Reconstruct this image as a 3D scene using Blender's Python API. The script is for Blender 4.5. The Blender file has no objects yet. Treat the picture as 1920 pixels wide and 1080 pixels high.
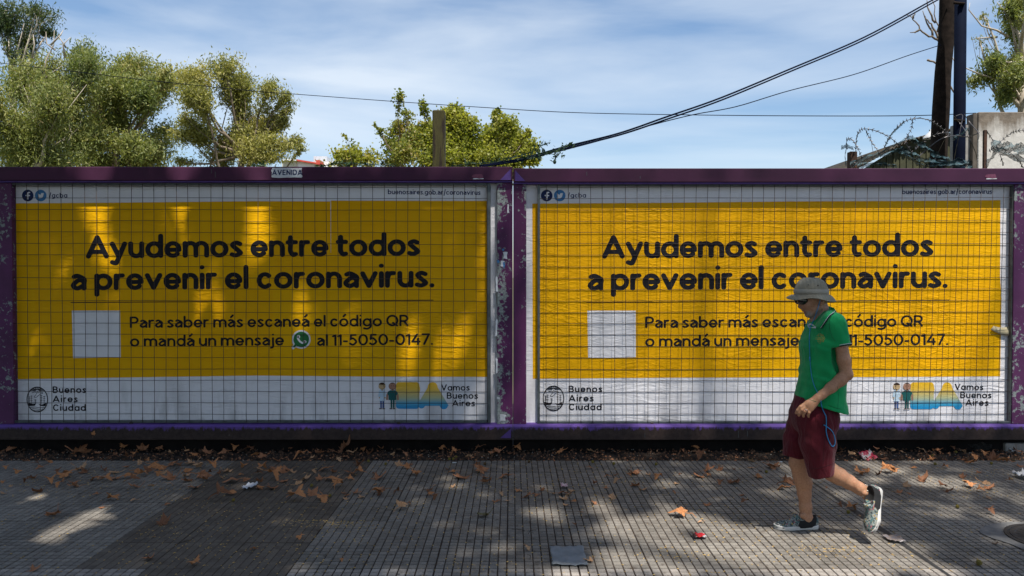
import bpy, bmesh, math, random
import numpy as np
from mathutils import Vector, Matrix
R = math.radians
rng = np.random.default_rng(7)
random.seed(7)
C = bpy.context.scene.collection
scene = bpy.context.scene

# ---------------- camera ----------------
F = 1380.0; CAMZ = 1.65; PITCH = math.atan(22 / F)
cam_d = bpy.data.cameras.new('camera'); cam = bpy.data.objects.new('camera', cam_d); C.objects.link(cam)
cam_d.sensor_width = 36; cam_d.lens = F / 1920 * 36; cam_d.clip_start = .05; cam_d.clip_end = 2000
cam.location = (0, 0, CAMZ); cam.rotation_euler = (R(90) - PITCH, 0, 0)
scene.camera = cam

# ---------------- sun, sky ----------------
SUN = Vector((0.15, -0.38, 0.91)).normalized()
sun_el = math.asin(SUN.z)
sl = bpy.data.lights.new('sun', 'SUN'); sl.energy = 5.0; sl.angle = R(.53); sl.color = (1, .95, .87)
so = bpy.data.objects.new('sun', sl); C.objects.link(so)
so.rotation_euler = (-SUN).to_track_quat('-Z', 'Y').to_euler(); so.location = (0, -5, 30)
w = bpy.data.worlds.new('World'); scene.world = w; w.use_nodes = True
nt = w.node_tree; nt.nodes.clear()
def WN(t, **k):
    n = nt.nodes.new(t)
    for a, b in k.items(): setattr(n, a, b)
    return n
sky = WN('ShaderNodeTexSky', sky_type='NISHITA', sun_disc=False, sun_elevation=sun_el,
         sun_rotation=math.atan2(SUN.x, SUN.y), altitude=20, air_density=1.05, dust_density=.8, ozone_density=2.0)
tc = WN('ShaderNodeTexCoord'); mp = WN('ShaderNodeMapping'); mp.inputs['Scale'].default_value = (1.0, 1.6, 6.0)
mp.inputs['Rotation'].default_value = (R(4), R(-12), R(8)); mp.inputs['Location'].default_value = (.3, .9, .2)
n1 = WN('ShaderNodeTexNoise'); n1.inputs['Scale'].default_value = 1.5; n1.inputs['Detail'].default_value = 8
n1.inputs['Roughness'].default_value = .5; n1.inputs['Distortion'].default_value = .35
cr = WN('ShaderNodeValToRGB'); cr.color_ramp.elements[0].position = .42; cr.color_ramp.elements[1].position = .70
cr.color_ramp.elements[1].color = (.72, .72, .72, 1); cr.color_ramp.elements[0].color = (.05, .05, .05, 1)
mx = WN('ShaderNodeMixRGB'); mx.inputs['Color2'].default_value = (6.0, 6.5, 7.0, 1)
hsv = WN('ShaderNodeHueSaturation'); hsv.inputs['Saturation'].default_value = 1.12
bg = WN('ShaderNodeBackground'); bg.inputs['Strength'].default_value = .1; wo = WN('ShaderNodeOutputWorld')
L = nt.links.new
L(tc.outputs['Generated'], mp.inputs[0]); L(mp.outputs[0], n1.inputs['Vector']); L(n1.outputs['Fac'], cr.inputs[0])
L(cr.outputs[0], mx.inputs['Fac']); L(sky.outputs[0], hsv.inputs['Color']); L(hsv.outputs[0], mx.inputs['Color1'])
L(mx.outputs[0], bg.inputs['Color']); L(bg.outputs[0], wo.inputs['Surface'])
scene.view_settings.view_transform = 'Standard'; scene.view_settings.look = 'None'
scene.view_settings.exposure = .62; scene.view_settings.gamma = 1; scene.view_settings.use_curve_mapping = False
scene.cycles.max_bounces = 8; scene.cycles.diffuse_bounces = 4; scene.cycles.transparent_max_bounces = 12

# ---------------- helpers ----------------
def ray(px, py):
    u = (px - 960) / F; v = (540 - py) / F
    return Vector((u, math.cos(PITCH) + v * math.sin(PITCH), -math.sin(PITCH) + v * math.cos(PITCH)))
def at(px, py, Y):                       # the point seen at photo pixel px,py at distance Y
    d = ray(px, py); k = Y / d.y
    return Vector((d.x * k, Y, CAMZ + d.z * k))
def ground(px, py, z=0.0):
    d = ray(px, py); k = (z - CAMZ) / d.z
    return Vector((d.x * k, d.y * k, z))

def tag(o, label=None, cat=None, group=None, kind=None):
    if label: o['label'] = label
    if cat: o['category'] = cat
    if group: o['group'] = group
    if kind: o['kind'] = kind
    return o
def mesh_obj(name, verts, faces, mat=None, parent=None, smooth=False, matidx=None, loc=None):
    me = bpy.data.meshes.new(name)
    verts = np.asarray(verts, dtype=np.float64).reshape(-1, 3)
    me.from_pydata(verts.tolist(), [], faces if isinstance(faces, list) else np.asarray(faces).tolist())
    mats = mat if isinstance(mat, (list, tuple)) else [mat]
    for m in mats:
        if m: me.materials.append(m)
    if smooth: me.polygons.foreach_set('use_smooth', [True] * len(me.polygons))
    if matidx is not None: me.polygons.foreach_set('material_index', list(matidx))
    me.update()
    o = bpy.data.objects.new(name, me); C.objects.link(o)
    if parent: o.parent = parent
    if loc: o.location = loc
    return o
def empty(name, loc=(0, 0, 0), rz=0, label=None, cat=None, group=None):
    o = bpy.data.objects.new(name, None); C.objects.link(o); o.location = loc; o.rotation_euler = (0, 0, rz)
    o.empty_display_size = .1
    return tag(o, label, cat, group)
class MB:
    def __init__(s): s.v = []; s.f = []; s.mi = []
    def box(s, a, b, mi=0, bev=0.0):
        x0, y0, z0 = a; x1, y1, z1 = b; n = len(s.v)
        if bev:
            c = bev
            for (zz, ins) in ((z0, c), (z0 + c, 0), (z1 - c, 0), (z1, c)):
                xa, xb, ya, yb = x0 + ins, x1 - ins, y0 + ins, y1 - ins
                k = c - ins if ins == 0 else 0
                s.v += [(xa + k, ya, zz), (xb - k, ya, zz), (xb, ya + k, zz), (xb, yb - k, zz), (xb - k, yb, zz), (xa + k, yb, zz), (xa, yb - k, zz), (xa, ya + k, zz)]
            s.f.append([n + i for i in range(7, -1, -1)]); s.mi.append(mi)
            for l in range(3):
                for i in range(8):
                    s.f.append([n + l * 8 + i, n + l * 8 + (i + 1) % 8, n + l * 8 + 8 + (i + 1) % 8, n + l * 8 + 8 + i]); s.mi.append(mi)
            s.f.append([n + 24 + i for i in range(8)]); s.mi.append(mi)
            return s
        s.v += [(x0, y0, z0), (x1, y0, z0), (x1, y1, z0), (x0, y1, z0), (x0, y0, z1), (x1, y0, z1), (x1, y1, z1), (x0, y1, z1)]
        for q in ((0, 3, 2, 1), (4, 5, 6, 7), (0, 1, 5, 4), (1, 2, 6, 5), (2, 3, 7, 6), (3, 0, 4, 7)):
            s.f.append([n + i for i in q]); s.mi.append(mi)
        return s
    def tube(s, pts, r, k=6, mi=0, cap=True):
        pts = [Vector(p) for p in pts]; n = len(s.v); m = len(pts)
        rr = r if isinstance(r, (list, tuple, np.ndarray)) else [r] * m
        up = Vector((0, 0, 1)); t0 = (pts[1] - pts[0]).normalized()
        if abs(t0.z) > .9: up = Vector((1, 0, 0))
        a = t0.cross(up).normalized()
        for i in range(m):
            t = (pts[min(i + 1, m - 1)] - pts[max(i - 1, 0)])
            if t.length < 1e-9: t = t0
            t.normalize()
            a = (a - t * a.dot(t))
            a = a.normalized() if a.length > 1e-6 else t.orthogonal().normalized()
            b = t.cross(a)
            for j in range(k):
                an = 2 * math.pi * j / k
                s.v.append(tuple(pts[i] + (a * math.cos(an) + b * math.sin(an)) * float(rr[i])))
        for i in range(m - 1):
            for j in range(k):
                s.f.append([n + i * k + j, n + i * k + (j + 1) % k, n + (i + 1) * k + (j + 1) % k, n + (i + 1) * k + j]); s.mi.append(mi)
        if cap:
            s.f.append([n + j for j in range(k - 1, -1, -1)]); s.mi.append(mi)
            s.f.append([n + (m - 1) * k + j for j in range(k)]); s.mi.append(mi)
        return s
    def poly(s, pts, mi=0):
        n = len(s.v); s.v += [tuple(p) for p in pts]; s.f.append(list(range(n, n + len(pts)))); s.mi.append(mi); return s
    def build(s, name, mat, parent=None, smooth=False):
        return mesh_obj(name, s.v, s.f, mat, parent, smooth, s.mi if isinstance(mat, (list, tuple)) else None)

# ---- materials ----
class NT:
    def __init__(s, name):
        s.m = bpy.data.materials.new(name); s.m.use_nodes = True; s.t = s.m.node_tree
        s.b = s.t.nodes['Principled BSDF']; s.out = s.t.nodes['Material Output']
    def n(s, t, ins=None, **k):
        x = s.t.nodes.new(t)
        for a, b in k.items(): setattr(x, a, b)
        for a, b in (ins or {}).items(): s.set(x, a, b)
        return x
    def set(s, node, key, val):
        sock = node.inputs[key]
        if isinstance(val, bpy.types.NodeSocket): s.t.links.new(val, sock)
        elif isinstance(val, bpy.types.Node): s.t.links.new(val.outputs[0], sock)
        else:
            if isinstance(val, tuple) and len(val) == 3 and sock.type == 'RGBA': val = (*val, 1)
            sock.default_value = val
    def bs(s, **k):
        for a, b in k.items(): s.set(s.b, a.replace('_', ' '), b)
        return s
    def pos(s, scale=(1, 1, 1), obj=False):
        src = s.n('ShaderNodeTexCoord').outputs['Object'] if obj else s.n('ShaderNodeNewGeometry').outputs['Position']
        return s.n('ShaderNodeMapping', {'Vector': src, 'Scale': scale}).outputs[0]
    def noise(s, vec, scale, detail=4, rough=.55, dist=0):
        return s.n('ShaderNodeTexNoise', {'Vector': vec, 'Scale': scale, 'Detail': detail, 'Roughness': rough, 'Distortion': dist}).outputs['Fac']
    def vor(s, vec, scale, feature='F1', out='Distance', rand=1.0):
        return s.n('ShaderNodeTexVoronoi', {'Vector': vec, 'Scale': scale, 'Randomness': rand}, feature=feature).outputs[out]
    def ramp(s, fac, stops, interp='LINEAR'):
        x = s.n('ShaderNodeValToRGB', {'Fac': fac}); e = x.color_ramp; e.interpolation = interp
        while len(e.elements) < len(stops): e.elements.new(.5)
        for el, (p, c) in zip(e.elements, stops):
            el.position = p; el.color = (*c, 1) if isinstance(c, tuple) else (c, c, c, 1)
        return x.outputs[0]
    def mix(s, fac, a, b, blend='MIX'):
        return s.n('ShaderNodeMixRGB', {'Fac': fac, 'Color1': a, 'Color2': b}, blend_type=blend).outputs[0]
    def math(s, op, a, b=0.0, c=None):
        x = s.n('ShaderNodeMath', operation=op); s.set(x, 0, a); s.set(x, 1, b)
        if c is not None: s.set(x, 2, c)
        return x.outputs[0]
    def sep(s, vec):
        x = s.n('ShaderNodeSeparateXYZ', {'Vector': vec}); return x.outputs
    def bump(s, h, strength=.5, dist=.01):
        x = s.n('ShaderNodeBump', {'Height': h, 'Strength': strength, 'Distance': dist}); s.t.links.new(x.outputs[0], s.b.inputs['Normal']); return s
def plain(name, c1, c2=None, scale=8, rough=.7, bump=.0, metal=0, obj=True, detail=5, spec=.5, dist=.01):
    t = NT(name); v = t.pos(obj=obj)
    nz = t.noise(v, scale, detail)
    t.bs(Base_Color=t.ramp(nz, [(.3, c1), (.7, c2 or tuple(x * .75 for x in c1))]), Roughness=rough, Metallic=metal, Specular_IOR_Level=spec)
    if bump: t.bump(nz, bump, dist)
    return t.m
# ---------------- ground, road, pavement ----------------
S = .0508; T = 8 * S; X0 = -.03; YB = 4.13          # pane, tile, grid phase, near row border
YE = YB + 6 * T                                      # far edge of the paving (6.57)
t = NT('soil'); v = t.pos(); a = t.noise(v, 9, 8, .65); b = t.noise(v, 60, 3)
t.bs(Base_Color=t.mix(t.ramp(b, [(.45, 0.0), (.7, 1.0)]), t.ramp(a, [(.3, (.006, .004, .003)), (.55, (.016, .010, .006)), (.75, (.034, .022, .013))]), (.035, .022, .014)), Roughness=.95)
t.bump(t.math('ADD', a, t.math('MULTIPLY', b, .4)), 1.0, .03); SOIL = t.m
t = NT('dry_grass_ground'); v = t.pos(); a = t.noise(v, .4, 6); t.bs(Base_Color=t.ramp(a, [(.35, (.07, .08, .03)), (.65, (.12, .10, .055))]), Roughness=1); t.bump(t.noise(v, 8, 4), .6, .05); GROUND = t.m
t = NT('asphalt'); v = t.pos(); a = t.noise(v, 160, 3); t.bs(Base_Color=t.ramp(a, [(.3, (.07, .07, .068)), (.7, (.12, .12, .115))]), Roughness=.9); t.bump(a, .4, .004); ASPH = t.m
g = mesh_obj('ground', [(-600, -600, -.16), (600, -600, -.16), (600, 900, -.16), (-600, 900, -.16)], [(0, 1, 2, 3)], GROUND); tag(g, kind='structure')
rd = mesh_obj('road', [(-80, -12, -.14), (80, -12, -.14), (80, .2, -.14), (-80, .2, -.14)], [(0, 1, 2, 3)], ASPH); tag(rd, kind='structure')
kb = MB(); x = -30.0
KERB = plain('kerb_stone', (.22, .21, .2), (.3, .29, .28), 14, .85, .3)
kb.box((-30, .2, -.2), (30, .38, -.004), 0, .012); k_ = kb.build('kerb', KERB); tag(k_, kind='structure')
# soil strip under the hoardings: lumpy sheet
xs = np.arange(-7, 7.01, .05); ys = np.concatenate([np.arange(YE - .03, 7.9, .045), [9.5]])
def hn(x, y, s, seed=0):
    return (np.sin(x * s * 1.3 + y * s * .7 + seed) + np.sin(-x * s * .8 + y * s * 1.9 + 2 * seed) + np.sin(x * s * 2.3 + seed * 3) * np.sin(y * s * 2.7 + seed)) / 3
XX, YY = np.meshgrid(xs, ys)
ZZ = -.02 + .012 * hn(XX, YY, 6, 1) + .010 * hn(XX, YY, 19, 3) + .03 * np.clip((YY - YE) / .5, 0, 1)
ZZ += rng.normal(0, .004, ZZ.shape); ZZ[YY < YE + .01] = -.012
V = np.stack([XX, YY, ZZ], -1).reshape(-1, 3); nx = len(xs); ny = len(ys)
Fc = [(j * nx + i, j * nx + i + 1, (j + 1) * nx + i + 1, (j + 1) * nx + i) for j in range(ny - 1) for i in range(nx - 1)]
tag(mesh_obj('soil_strip', V, Fc, SOIL, smooth=True), kind='structure')

# pavement bed (structure) with its tiles
t = NT('joint_dirt'); v = t.pos(); a = t.noise(v, 30, 5, .6)
t.bs(Base_Color=t.ramp(a, [(.3, (.012, .010, .009)), (.6, (.045, .028, .018)), (.8, (.075, .05, .03))]), Roughness=.95); JOINT = t.m
def tile_mat(name, c1, c2, grit, dirt=.35, stain=(.05, .035, .025)):
    t = NT(name); v = t.pos(); oi = t.n('ShaderNodeObjectInfo').outputs['Random']
    big = t.noise(v, 1.1, 5, .6); mid = t.noise(v, 7, 6, .65); fine = t.noise(v, 260, 2, .7); spk = t.vor(v, 330)
    base = t.mix(mid, c1, c2)
    base = t.mix(t.math('MULTIPLY', fine, grit), base, (.5, .5, .5), 'OVERLAY')
    base = t.mix(t.ramp(fine, [(.45, 0.0), (.75, .75)]), base, tuple(min(1, x * 2.1) for x in c2))
    base = t.mix(t.ramp(t.noise(v, 17, 2), [(.58, 0.0), (.74, .7)]), base, stain)
    base = t.mix(t.ramp(t.vor(v, 3.1), [(.035, .8), (.05, 0.0)]), base, (.03, .028, .026))
    base = t.mix(t.math('MULTIPLY', t.ramp(big, [(.45, 0.0), (.7, 1.0)]), dirt), base, stain)
    vy = t.sep(t.n('ShaderNodeNewGeometry').outputs['Position'])
    pc = t.n('ShaderNodeTexWhiteNoise', {'Vector': t.n('ShaderNodeVectorMath', {0: t.n('ShaderNodeMapping', {'Vector': v, 'Location': (-X0, -YB, 0)}).outputs[0], 1: (S, S, 50.0)}, operation='DIVIDE').outputs[0]})
    fl = t.n('ShaderNodeVectorMath', {0: t.n('ShaderNodeVectorMath', {0: t.n('ShaderNodeMapping', {'Vector': v, 'Location': (-X0, -YB, 9)}).outputs[0], 1: (S, S, 500.0)}, operation='DIVIDE').outputs[0]}, operation='FLOOR').outputs[0]
    pv = t.n('ShaderNodeTexWhiteNoise', {'Vector': fl}).outputs['Value']
    var = t.math('ADD', t.math('MULTIPLY', oi, .30), t.math('ADD', t.math('MULTIPLY', pv, .34), .68))
    base = t.mix(1.0, base, t.n('ShaderNodeCombineColor', {0: var, 1: var, 2: var}).outputs[0], 'MULTIPLY')
    t.bs(Base_Color=base, Roughness=t.ramp(mid, [(.3, .62), (.7, .85)]), Specular_IOR_Level=.4)
    t.bump(t.math('ADD', fine, t.math('MULTIPLY', mid, .6)), .35, .004)
    return t.m
TILE = tile_mat('grey_terrazzo_tile', (.112, .102, .088), (.178, .163, .143), .3)
TILEW = tile_mat('warm_grey_tile', (.17, .155, .14), (.26, .235, .21), .3, .3, (.10, .08, .06))
TILED = tile_mat('worn_brown_tile', (.060, .050, .040), (.095, .080, .065), .3, .55, (.035, .024, .015))
pav = MB().box((-30, .384, -.3), (30, YE - .01, -.009)).build('pavement', JOINT); tag(pav, kind='structure')
def tile_mesh(name, m, gx, gy, dep):
    mb = MB(); gap = .0022
    for i in range(8):
        for j in range(8):
            xa = i * S + gx / 2; xb = (i + 1) * S - gx / 2; ya = j * S + gy / 2; yb = (j + 1) * S - gy / 2
            if i == 0: xa += gap / 2
            if j == 0: ya += gap / 2
            if i == 7: xb -= gap / 2
            if j == 7: yb -= gap / 2
            n = len(mb.v); c = .0012
            mb.v += [(xa, ya, -dep), (xb, ya, -dep), (xb, yb, -dep), (xa, yb, -dep), (xa + c, ya + c, 0), (xb - c, ya + c, 0), (xb - c, yb - c, 0), (xa + c, yb - c, 0)]
            for q in ((4, 5, 6, 7), (0, 1, 5, 4), (1, 2, 6, 5), (2, 3, 7, 6), (3, 0, 4, 7)):
                mb.f.append([n + k for k in q]); mb.mi.append(0)
    n = len(mb.v); q = T - gap / 2
    mb.v += [(gap / 2, gap / 2, -dep), (q, gap / 2, -dep), (q, q, -dep), (gap / 2, q, -dep), (gap / 2, gap / 2, -.01), (q, gap / 2, -.01), (q, q, -.01), (gap / 2, q, -.01)]
    for z, mi in (((0, 1, 2, 3), 1), ((4, 5, 1, 0), 1), ((5, 6, 2, 1), 1), ((6, 7, 3, 2), 1), ((7, 4, 0, 3), 1)):
        mb.f.append([n + k for k in z]); mb.mi.append(mi)
    me = bpy.data.meshes.new(name); me.from_pydata(mb.v, [], mb.f); me.materials.append(m); me.materials.append(JOINT)
    me.polygons.foreach_set('material_index', mb.mi); me.update(); return me
ME_T = tile_mesh('paving_tile', TILE, .0064, .0086, .0050)
ME_W = tile_mesh('paving_tile_warm', TILEW, .0075, .0080, .0045)
ME_D = tile_mesh('paving_tile_worn', TILED, .0045, .0028, .0016)
rr = random.Random(3)
for j in range(-2, 6):
    for i in range(-13, 13):
        xa = X0 + i * T; ya = YB + j * T
        worn = (-6 <= i <= -4 and j >= 0) or (j < 0 and i in (-5, -4))
        me = ME_D if worn else (ME_W if j < 0 else ME_T)
        o = bpy.data.objects.new('paving_tile', me); C.objects.link(o); o.parent = pav
        o.location = (xa, ya, rr.uniform(-.0012, .0012)); o.rotation_euler = (rr.uniform(-.002, .002), rr.uniform(-.002, .002), 0)
        if me is ME_D: o['label'] = 'worn brownish paving tile with almost flat grooves'
        if me is ME_W: o['label'] = 'warm grey paving tile of the row nearest the kerb'
# widening black expansion joint
JB = plain('tar_joint', (.012, .012, .013), (.02, .02, .02), 40, .75, .3, obj=False)
mb = MB(); N = 24; L_ = []; Rr = []
xj = X0 + 6 * T
for k in range(N + 1):
    y = YB - 2 * T + (YE - .02 - YB + 2 * T) * k / N
    wd = .006 + .020 * math.exp(-((y - 5.05) / .55) ** 2) + .006 * math.exp(-((y - 4.3) / .5) ** 2) + rr.uniform(-.001, .001)
    L_.append((xj - wd, y, .0032)); Rr.append((xj + wd * .9, y, .0032))
for k in range(N): mb.poly([L_[k], Rr[k], Rr[k + 1], L_[k + 1]])
mb.build('expansion_joint', JB, pav)
# round iron cover in a mortar patch at the right
mpm = plain('mortar', (.10, .10, .098), (.16, .155, .15), 20, .9, .4, obj=False)
MH = Vector((3.40, 4.58, 0)); mb = MB(); ring = []
for k in range(40):
    a = 2 * math.pi * k / 40; r_ = .40 + .03 * math.sin(3 * a + 1) + .02 * math.sin(5 * a)
    ring.append((MH.x + r_ * math.cos(a), MH.y + r_ * .8 * math.sin(a), .0055))
mb.poly(ring); mb.build('mortar_patch', mpm, pav)
iron = plain('cast_iron', (.018, .017, .017), (.035, .03, .027), 60, .6, .4, .5, obj=False)
mh = empty('manhole_cover', MH, 0, 'round dark iron cover set in a mortar patch at the right edge', 'manhole cover')
def disc_prof(mb, prof, k=40, c=(0, 0)):
    n = len(mb.v)
    for (r_, z) in prof:
        for j in range(k):
            a = 2 * math.pi * j / k; mb.v.append((c[0] + r_ * math.cos(a), c[1] + r_ * math.sin(a), z))
    for i in range(len(prof) - 1):
        for j in range(k):
            mb.f.append([n + i * k + j, n + i * k + (j + 1) % k, n + (i + 1) * k + (j + 1) % k, n + (i + 1) * k + j]); mb.mi.append(0)
    mb.f.append([n + (len(prof) - 1) * k + j for j in range(k)]); mb.mi.append(0)
mb = MB(); disc_prof(mb, [(.27, .006), (.27, .012), (.245, .012), (.243, .007)]); mb.build('rim', iron, mh)
mb = MB(); disc_prof(mb, [(.238, .007), (.238, .011), (.21, .011), (.208, .0085), (.16, .0085), (.158, .011), (.13, .011), (.128, .0085), (.05, .0085), (.048, .012)])
for k in range(24):
    a = k * math.pi / 12; c_, s_ = math.cos(a), math.sin(a)
    mb.poly([(.165 * c_ - .006 * s_, .165 * s_ + .006 * c_, .0115), (.165 * c_ + .006 * s_, .165 * s_ - .006 * c_, .0115), (.2 * c_ + .006 * s_, .2 * s_ - .006 * c_, .0115), (.2 * c_ - .006 * s_, .2 * s_ + .006 * c_, .0115)])
mb.build('cover_plate', iron, mh)
# ---------------- flat print: outlines turned into thin flat meshes ----------------
def march(fn, x0, y0, x1, y1, cell):
    """filled iso-area of fn<0, no overlaps; returns verts2d, faces"""
    nx = max(2, int(math.ceil((x1 - x0) / cell)) + 1); ny = max(2, int(math.ceil((y1 - y0) / cell)) + 1)
    gx = x0 + np.arange(nx) * cell; gy = y0 + np.arange(ny) * cell
    A, B = np.meshgrid(gx, gy); f = fn(A, B)
    ins = f < 0
    V = []; Fc = []
    cnt = ins[:-1, :-1].astype(int) + ins[1:, :-1] + ins[:-1, 1:] + ins[1:, 1:]
    for j in range(ny - 1):
        i = 0
        row = cnt[j]
        while i < nx - 1:
            c = row[i]
            if c == 0: i += 1; continue
            if c == 4:
                e = i
                while e < nx - 1 and row[e] == 4: e += 1
                n = len(V); V += [(gx[i], gy[j]), (gx[e], gy[j]), (gx[e], gy[j + 1]), (gx[i], gy[j + 1])]; Fc.append([n, n + 1, n + 2, n + 3]); i = e; continue
            cs = ((i, j), (i + 1, j), (i + 1, j + 1), (i, j + 1)); P = []
            for k in range(4):
                a = cs[k]; b = cs[(k + 1) % 4]; fa = f[a[1], a[0]]; fb = f[b[1], b[0]]
                if fa < 0: P.append((gx[a[0]], gy[a[1]]))
                if (fa < 0) != (fb < 0):
                    q = fa / (fa - fb); P.append((gx[a[0]] + (gx[b[0]] - gx[a[0]]) * q, gy[a[1]] + (gy[b[1]] - gy[a[1]]) * q))
            if len(P) > 2:
                n = len(V); V += P; Fc.append(list(range(n, n + len(P))))
            i += 1
    return V, Fc
def seg_field(strokes, r):
    segs = []
    for st in strokes:
        if len(st) == 1: segs.append((*st[0], *st[0]))
        for a, b in zip(st[:-1], st[1:]): segs.append((*a, *b))
    S_ = np.array(segs)
    def fn(A, B):
        d = np.full(A.shape, 1e9)
        for (ax, ay, bx, by) in S_:
            vx, vy = bx - ax, by - ay; l = vx * vx + vy * vy + 1e-12
            tt = np.clip(((A - ax) * vx + (B - ay) * vy) / l, 0, 1)
            d = np.minimum(d, (A - ax - tt * vx) ** 2 + (B - ay - tt * vy) ** 2)
        return np.sqrt(d) - r
    return fn
def arc(cx, cy, rx, ry, a0, a1, n=14):
    return [(cx + rx * math.cos(R(a0 + (a1 - a0) * k / n)), cy + ry * math.sin(R(a0 + (a1 - a0) * k / n))) for k in range(n + 1)]
def crm(P, n=6):
    Q = [P[0]] + list(P) + [P[-1]]; out = []
    for i in range(1, len(Q) - 2):
        p0, p1, p2, p3 = Q[i - 1:i + 3]
        for k in range(n):
            t = k / n
            out.append(tuple(.5 * ((2 * p1[c]) + (-p0[c] + p2[c]) * t + (2 * p0[c] - 5 * p1[c] + 4 * p2[c] - p3[c]) * t * t + (-p0[c] + 3 * p1[c] - 3 * p2[c] + p3[c]) * t ** 3) for c in range(2)))
    out.append(tuple(P[-1])); return out
def glyph(ch, r, single=False):
    """monoline rounded letter: (strokes, width); x-height 1, caps 1.37"""
    c = 1.37; A_ = 1.42; D = -.36
    def o(w, y0=0, y1=1): return arc(w / 2, (y0 + y1) / 2, w / 2 - r, (y1 - y0) / 2 - r, 0, 360, 28)
    if ch == ' ': return [], .40
    if ch == 'o': return [o(1.1)], 1.1
    if ch == 'ó': w = 1.1; return [o(w), [(w / 2 - .03, 1.20), (w / 2 + .17, 1.40)]], w
    if ch == 'c': w = .98; return [arc(w / 2 + .02, .5, w / 2 - r, .5 - r, 48, 312, 22)], w
    if ch == 'e': w = 1.04; return [[(r + .04, .48), (w - r, .48)], arc(w / 2, .5, w / 2 - r, .5 - r, 0, 316, 24)], w
    if ch == 's': w = .80; return [crm([(w - r - .04, .86 - r * .5), (w * .5, 1 - r), (r + .03, .73), (w * .5, .51), (w - r, .28), (w * .48, r), (r, .12 + r * .5)])], w
    if ch in 'aá' and not single:
        w = .93; s = [crm([(r + .06, .80 + (.15 - r) * .5), (.45 * w, 1 - r), (w - r, .66), (w - r, .4), (w - r, r)]), crm([(w - r, .55), (.5 * w, .60), (r, .32), (.42 * w, r), (w - r, .33)])]
        if ch == 'á': s.append([(w / 2 - .06, 1.20), (w / 2 + .15, 1.40)])
        return s, w
    if ch in 'adqg' or ch == 'á':
        w = 1.08; s = [arc(w / 2, .5, w / 2 - r, .5 - r, 0, 360, 26)]
        if ch in 'aá': s.append([(w - r, r), (w - r, 1 - r)])
        if ch == 'd': s.append([(w - r, r), (w - r, A_ - r)])
        if ch == 'g': s.append(crm([(w - r, 1 - r), (w - r, .4), (w - r, 0), (.52 * w, D + r), (r + .06, -.18)]))
        return s, w
    if ch in 'pb': w = 1.08; return [arc(w / 2, .5, w / 2 - r, .5 - r, 0, 360, 26), [(r, D + r if ch == 'p' else r), (r, 1 - r if ch == 'p' else A_ - r)]], w
    if ch == 'n': w = .96; return [[(r, r), (r, 1 - r)], arc(w / 2, .55, w / 2 - r, .45 - r, 180, 0) + [(w - r, r)]], w
    if ch == 'm':
        w = 1.60; h = w / 2; q = (h - r) / 2; return [[(r, r), (r, 1 - r)], arc(r + q, .58, q, .42 - r, 180, 0) + [(h, r)], arc(h + q, .58, q, .42 - r, 180, 0) + [(w - r, r)]], w
    if ch == 'u': w = .96; return [[(r, 1 - r)] + arc(w / 2, .45, w / 2 - r, .45 - r, 180, 360) + [(w - r, 1 - r)], [(w - r, .45), (w - r, r)]], w
    if ch == 'r': w = .66; return [[(r, r), (r, 1 - r)], crm([(r, .55), (r + .12, .82), (w - r, 1 - r)])], w
    if ch == 'i': return [[(r, r), (r, 1 - r)], [(r, 1.28)]], 2 * r
    if ch == 'j': w = 2 * r + .1; return [crm([(w - r, 1 - r), (w - r, .4), (w - r, -.1), (-.02, D + r)]), [(w - r, 1.28)]], w
    if ch == 'l': return [[(r, r), (r, A_ - r)]], 2 * r
    if ch == 't': w = .72; return [crm([(.27, 1.28 - r), (.27, .7), (.27, .36), (.42, r), (w - r, r + .04)]), [(r - .02, 1 - r), (w - r, 1 - r)]], w
    if ch == 'v': w = 1.04; return [[(r, 1 - r), (w / 2, r), (w - r, 1 - r)]], w
    if ch == 'y': w = 1.04; return [[(r, 1 - r), (w / 2, r + .02)], crm([(w - r, 1 - r), (w / 2 + .02, .08), (w * .36, -.24), (r, D + r + .02)])], w
    if ch == '/': w = .62; return [[(r, -.2), (w - r, A_)]], w
    if ch == '-': w = .62; return [[(r, .52), (w - r, .52)]], w
    if ch == '.': return [[(r, r)]], 2 * r + .02
    if ch == 'A': w = 1.38; return [[(r, r), (w / 2, c - r), (w - r, r)], [(w * .26, .40), (w * .74, .40)]], w
    if ch == 'V': w = 1.30; return [[(r, c - r), (w / 2, r), (w - r, c - r)]], w
    if ch == 'P': w = 1.05; return [[(r, r), (r, c - r), (w * .5, c - r)] + arc(w * .5, c * .68, w * .5 - r, c * .32 - r, 90, -90) + [(r, c * .36 + r)]], w
    if ch == 'R': w = 1.10; return [[(r, r), (r, c - r), (w * .5, c - r)] + arc(w * .5, c * .68, w * .48 - r, c * .32 - r, 90, -90) + [(r, c * .36 + r)], [(w * .55, c * .40), (w - r, r)]], w
    if ch == 'B': w = 1.10; m_ = c * .52; return [[(r, r), (r, c - r), (w * .5, c - r)] + arc(w * .5, (c - r + m_) / 2, w * .44 - r, (c - r - m_) / 2, 90, -90) + [(r, m_)], [(w * .5, m_)] + arc(w * .5, (r + m_) / 2, w * .5 - r, (m_ - r) / 2, 90, -90) + [(r, r)]], w
    if ch == 'C': w = 1.28; return [arc(w / 2 + .03, c / 2, w / 2 - r, c / 2 - r, 46, 314, 24)], w
    if ch == 'Q': w = 1.45; return [arc(w / 2, c / 2, w / 2 - r, c / 2 - r, 0, 360, 28), [(w * .56, .42), (w - r - .02, r - .02)]], w
    if ch == 'E': w = .95; return [[(w - r, c - r), (r, c - r), (r, r), (w - r, r)], [(r, c / 2), (w - r - .1, c / 2)]], w
    if ch == 'N': w = 1.2; return [[(r, r), (r, c - r), (w - r, r), (w - r, c - r)]], w
    if ch == 'I': return [[(r, r), (r, c - r)]], 2 * r
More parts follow.
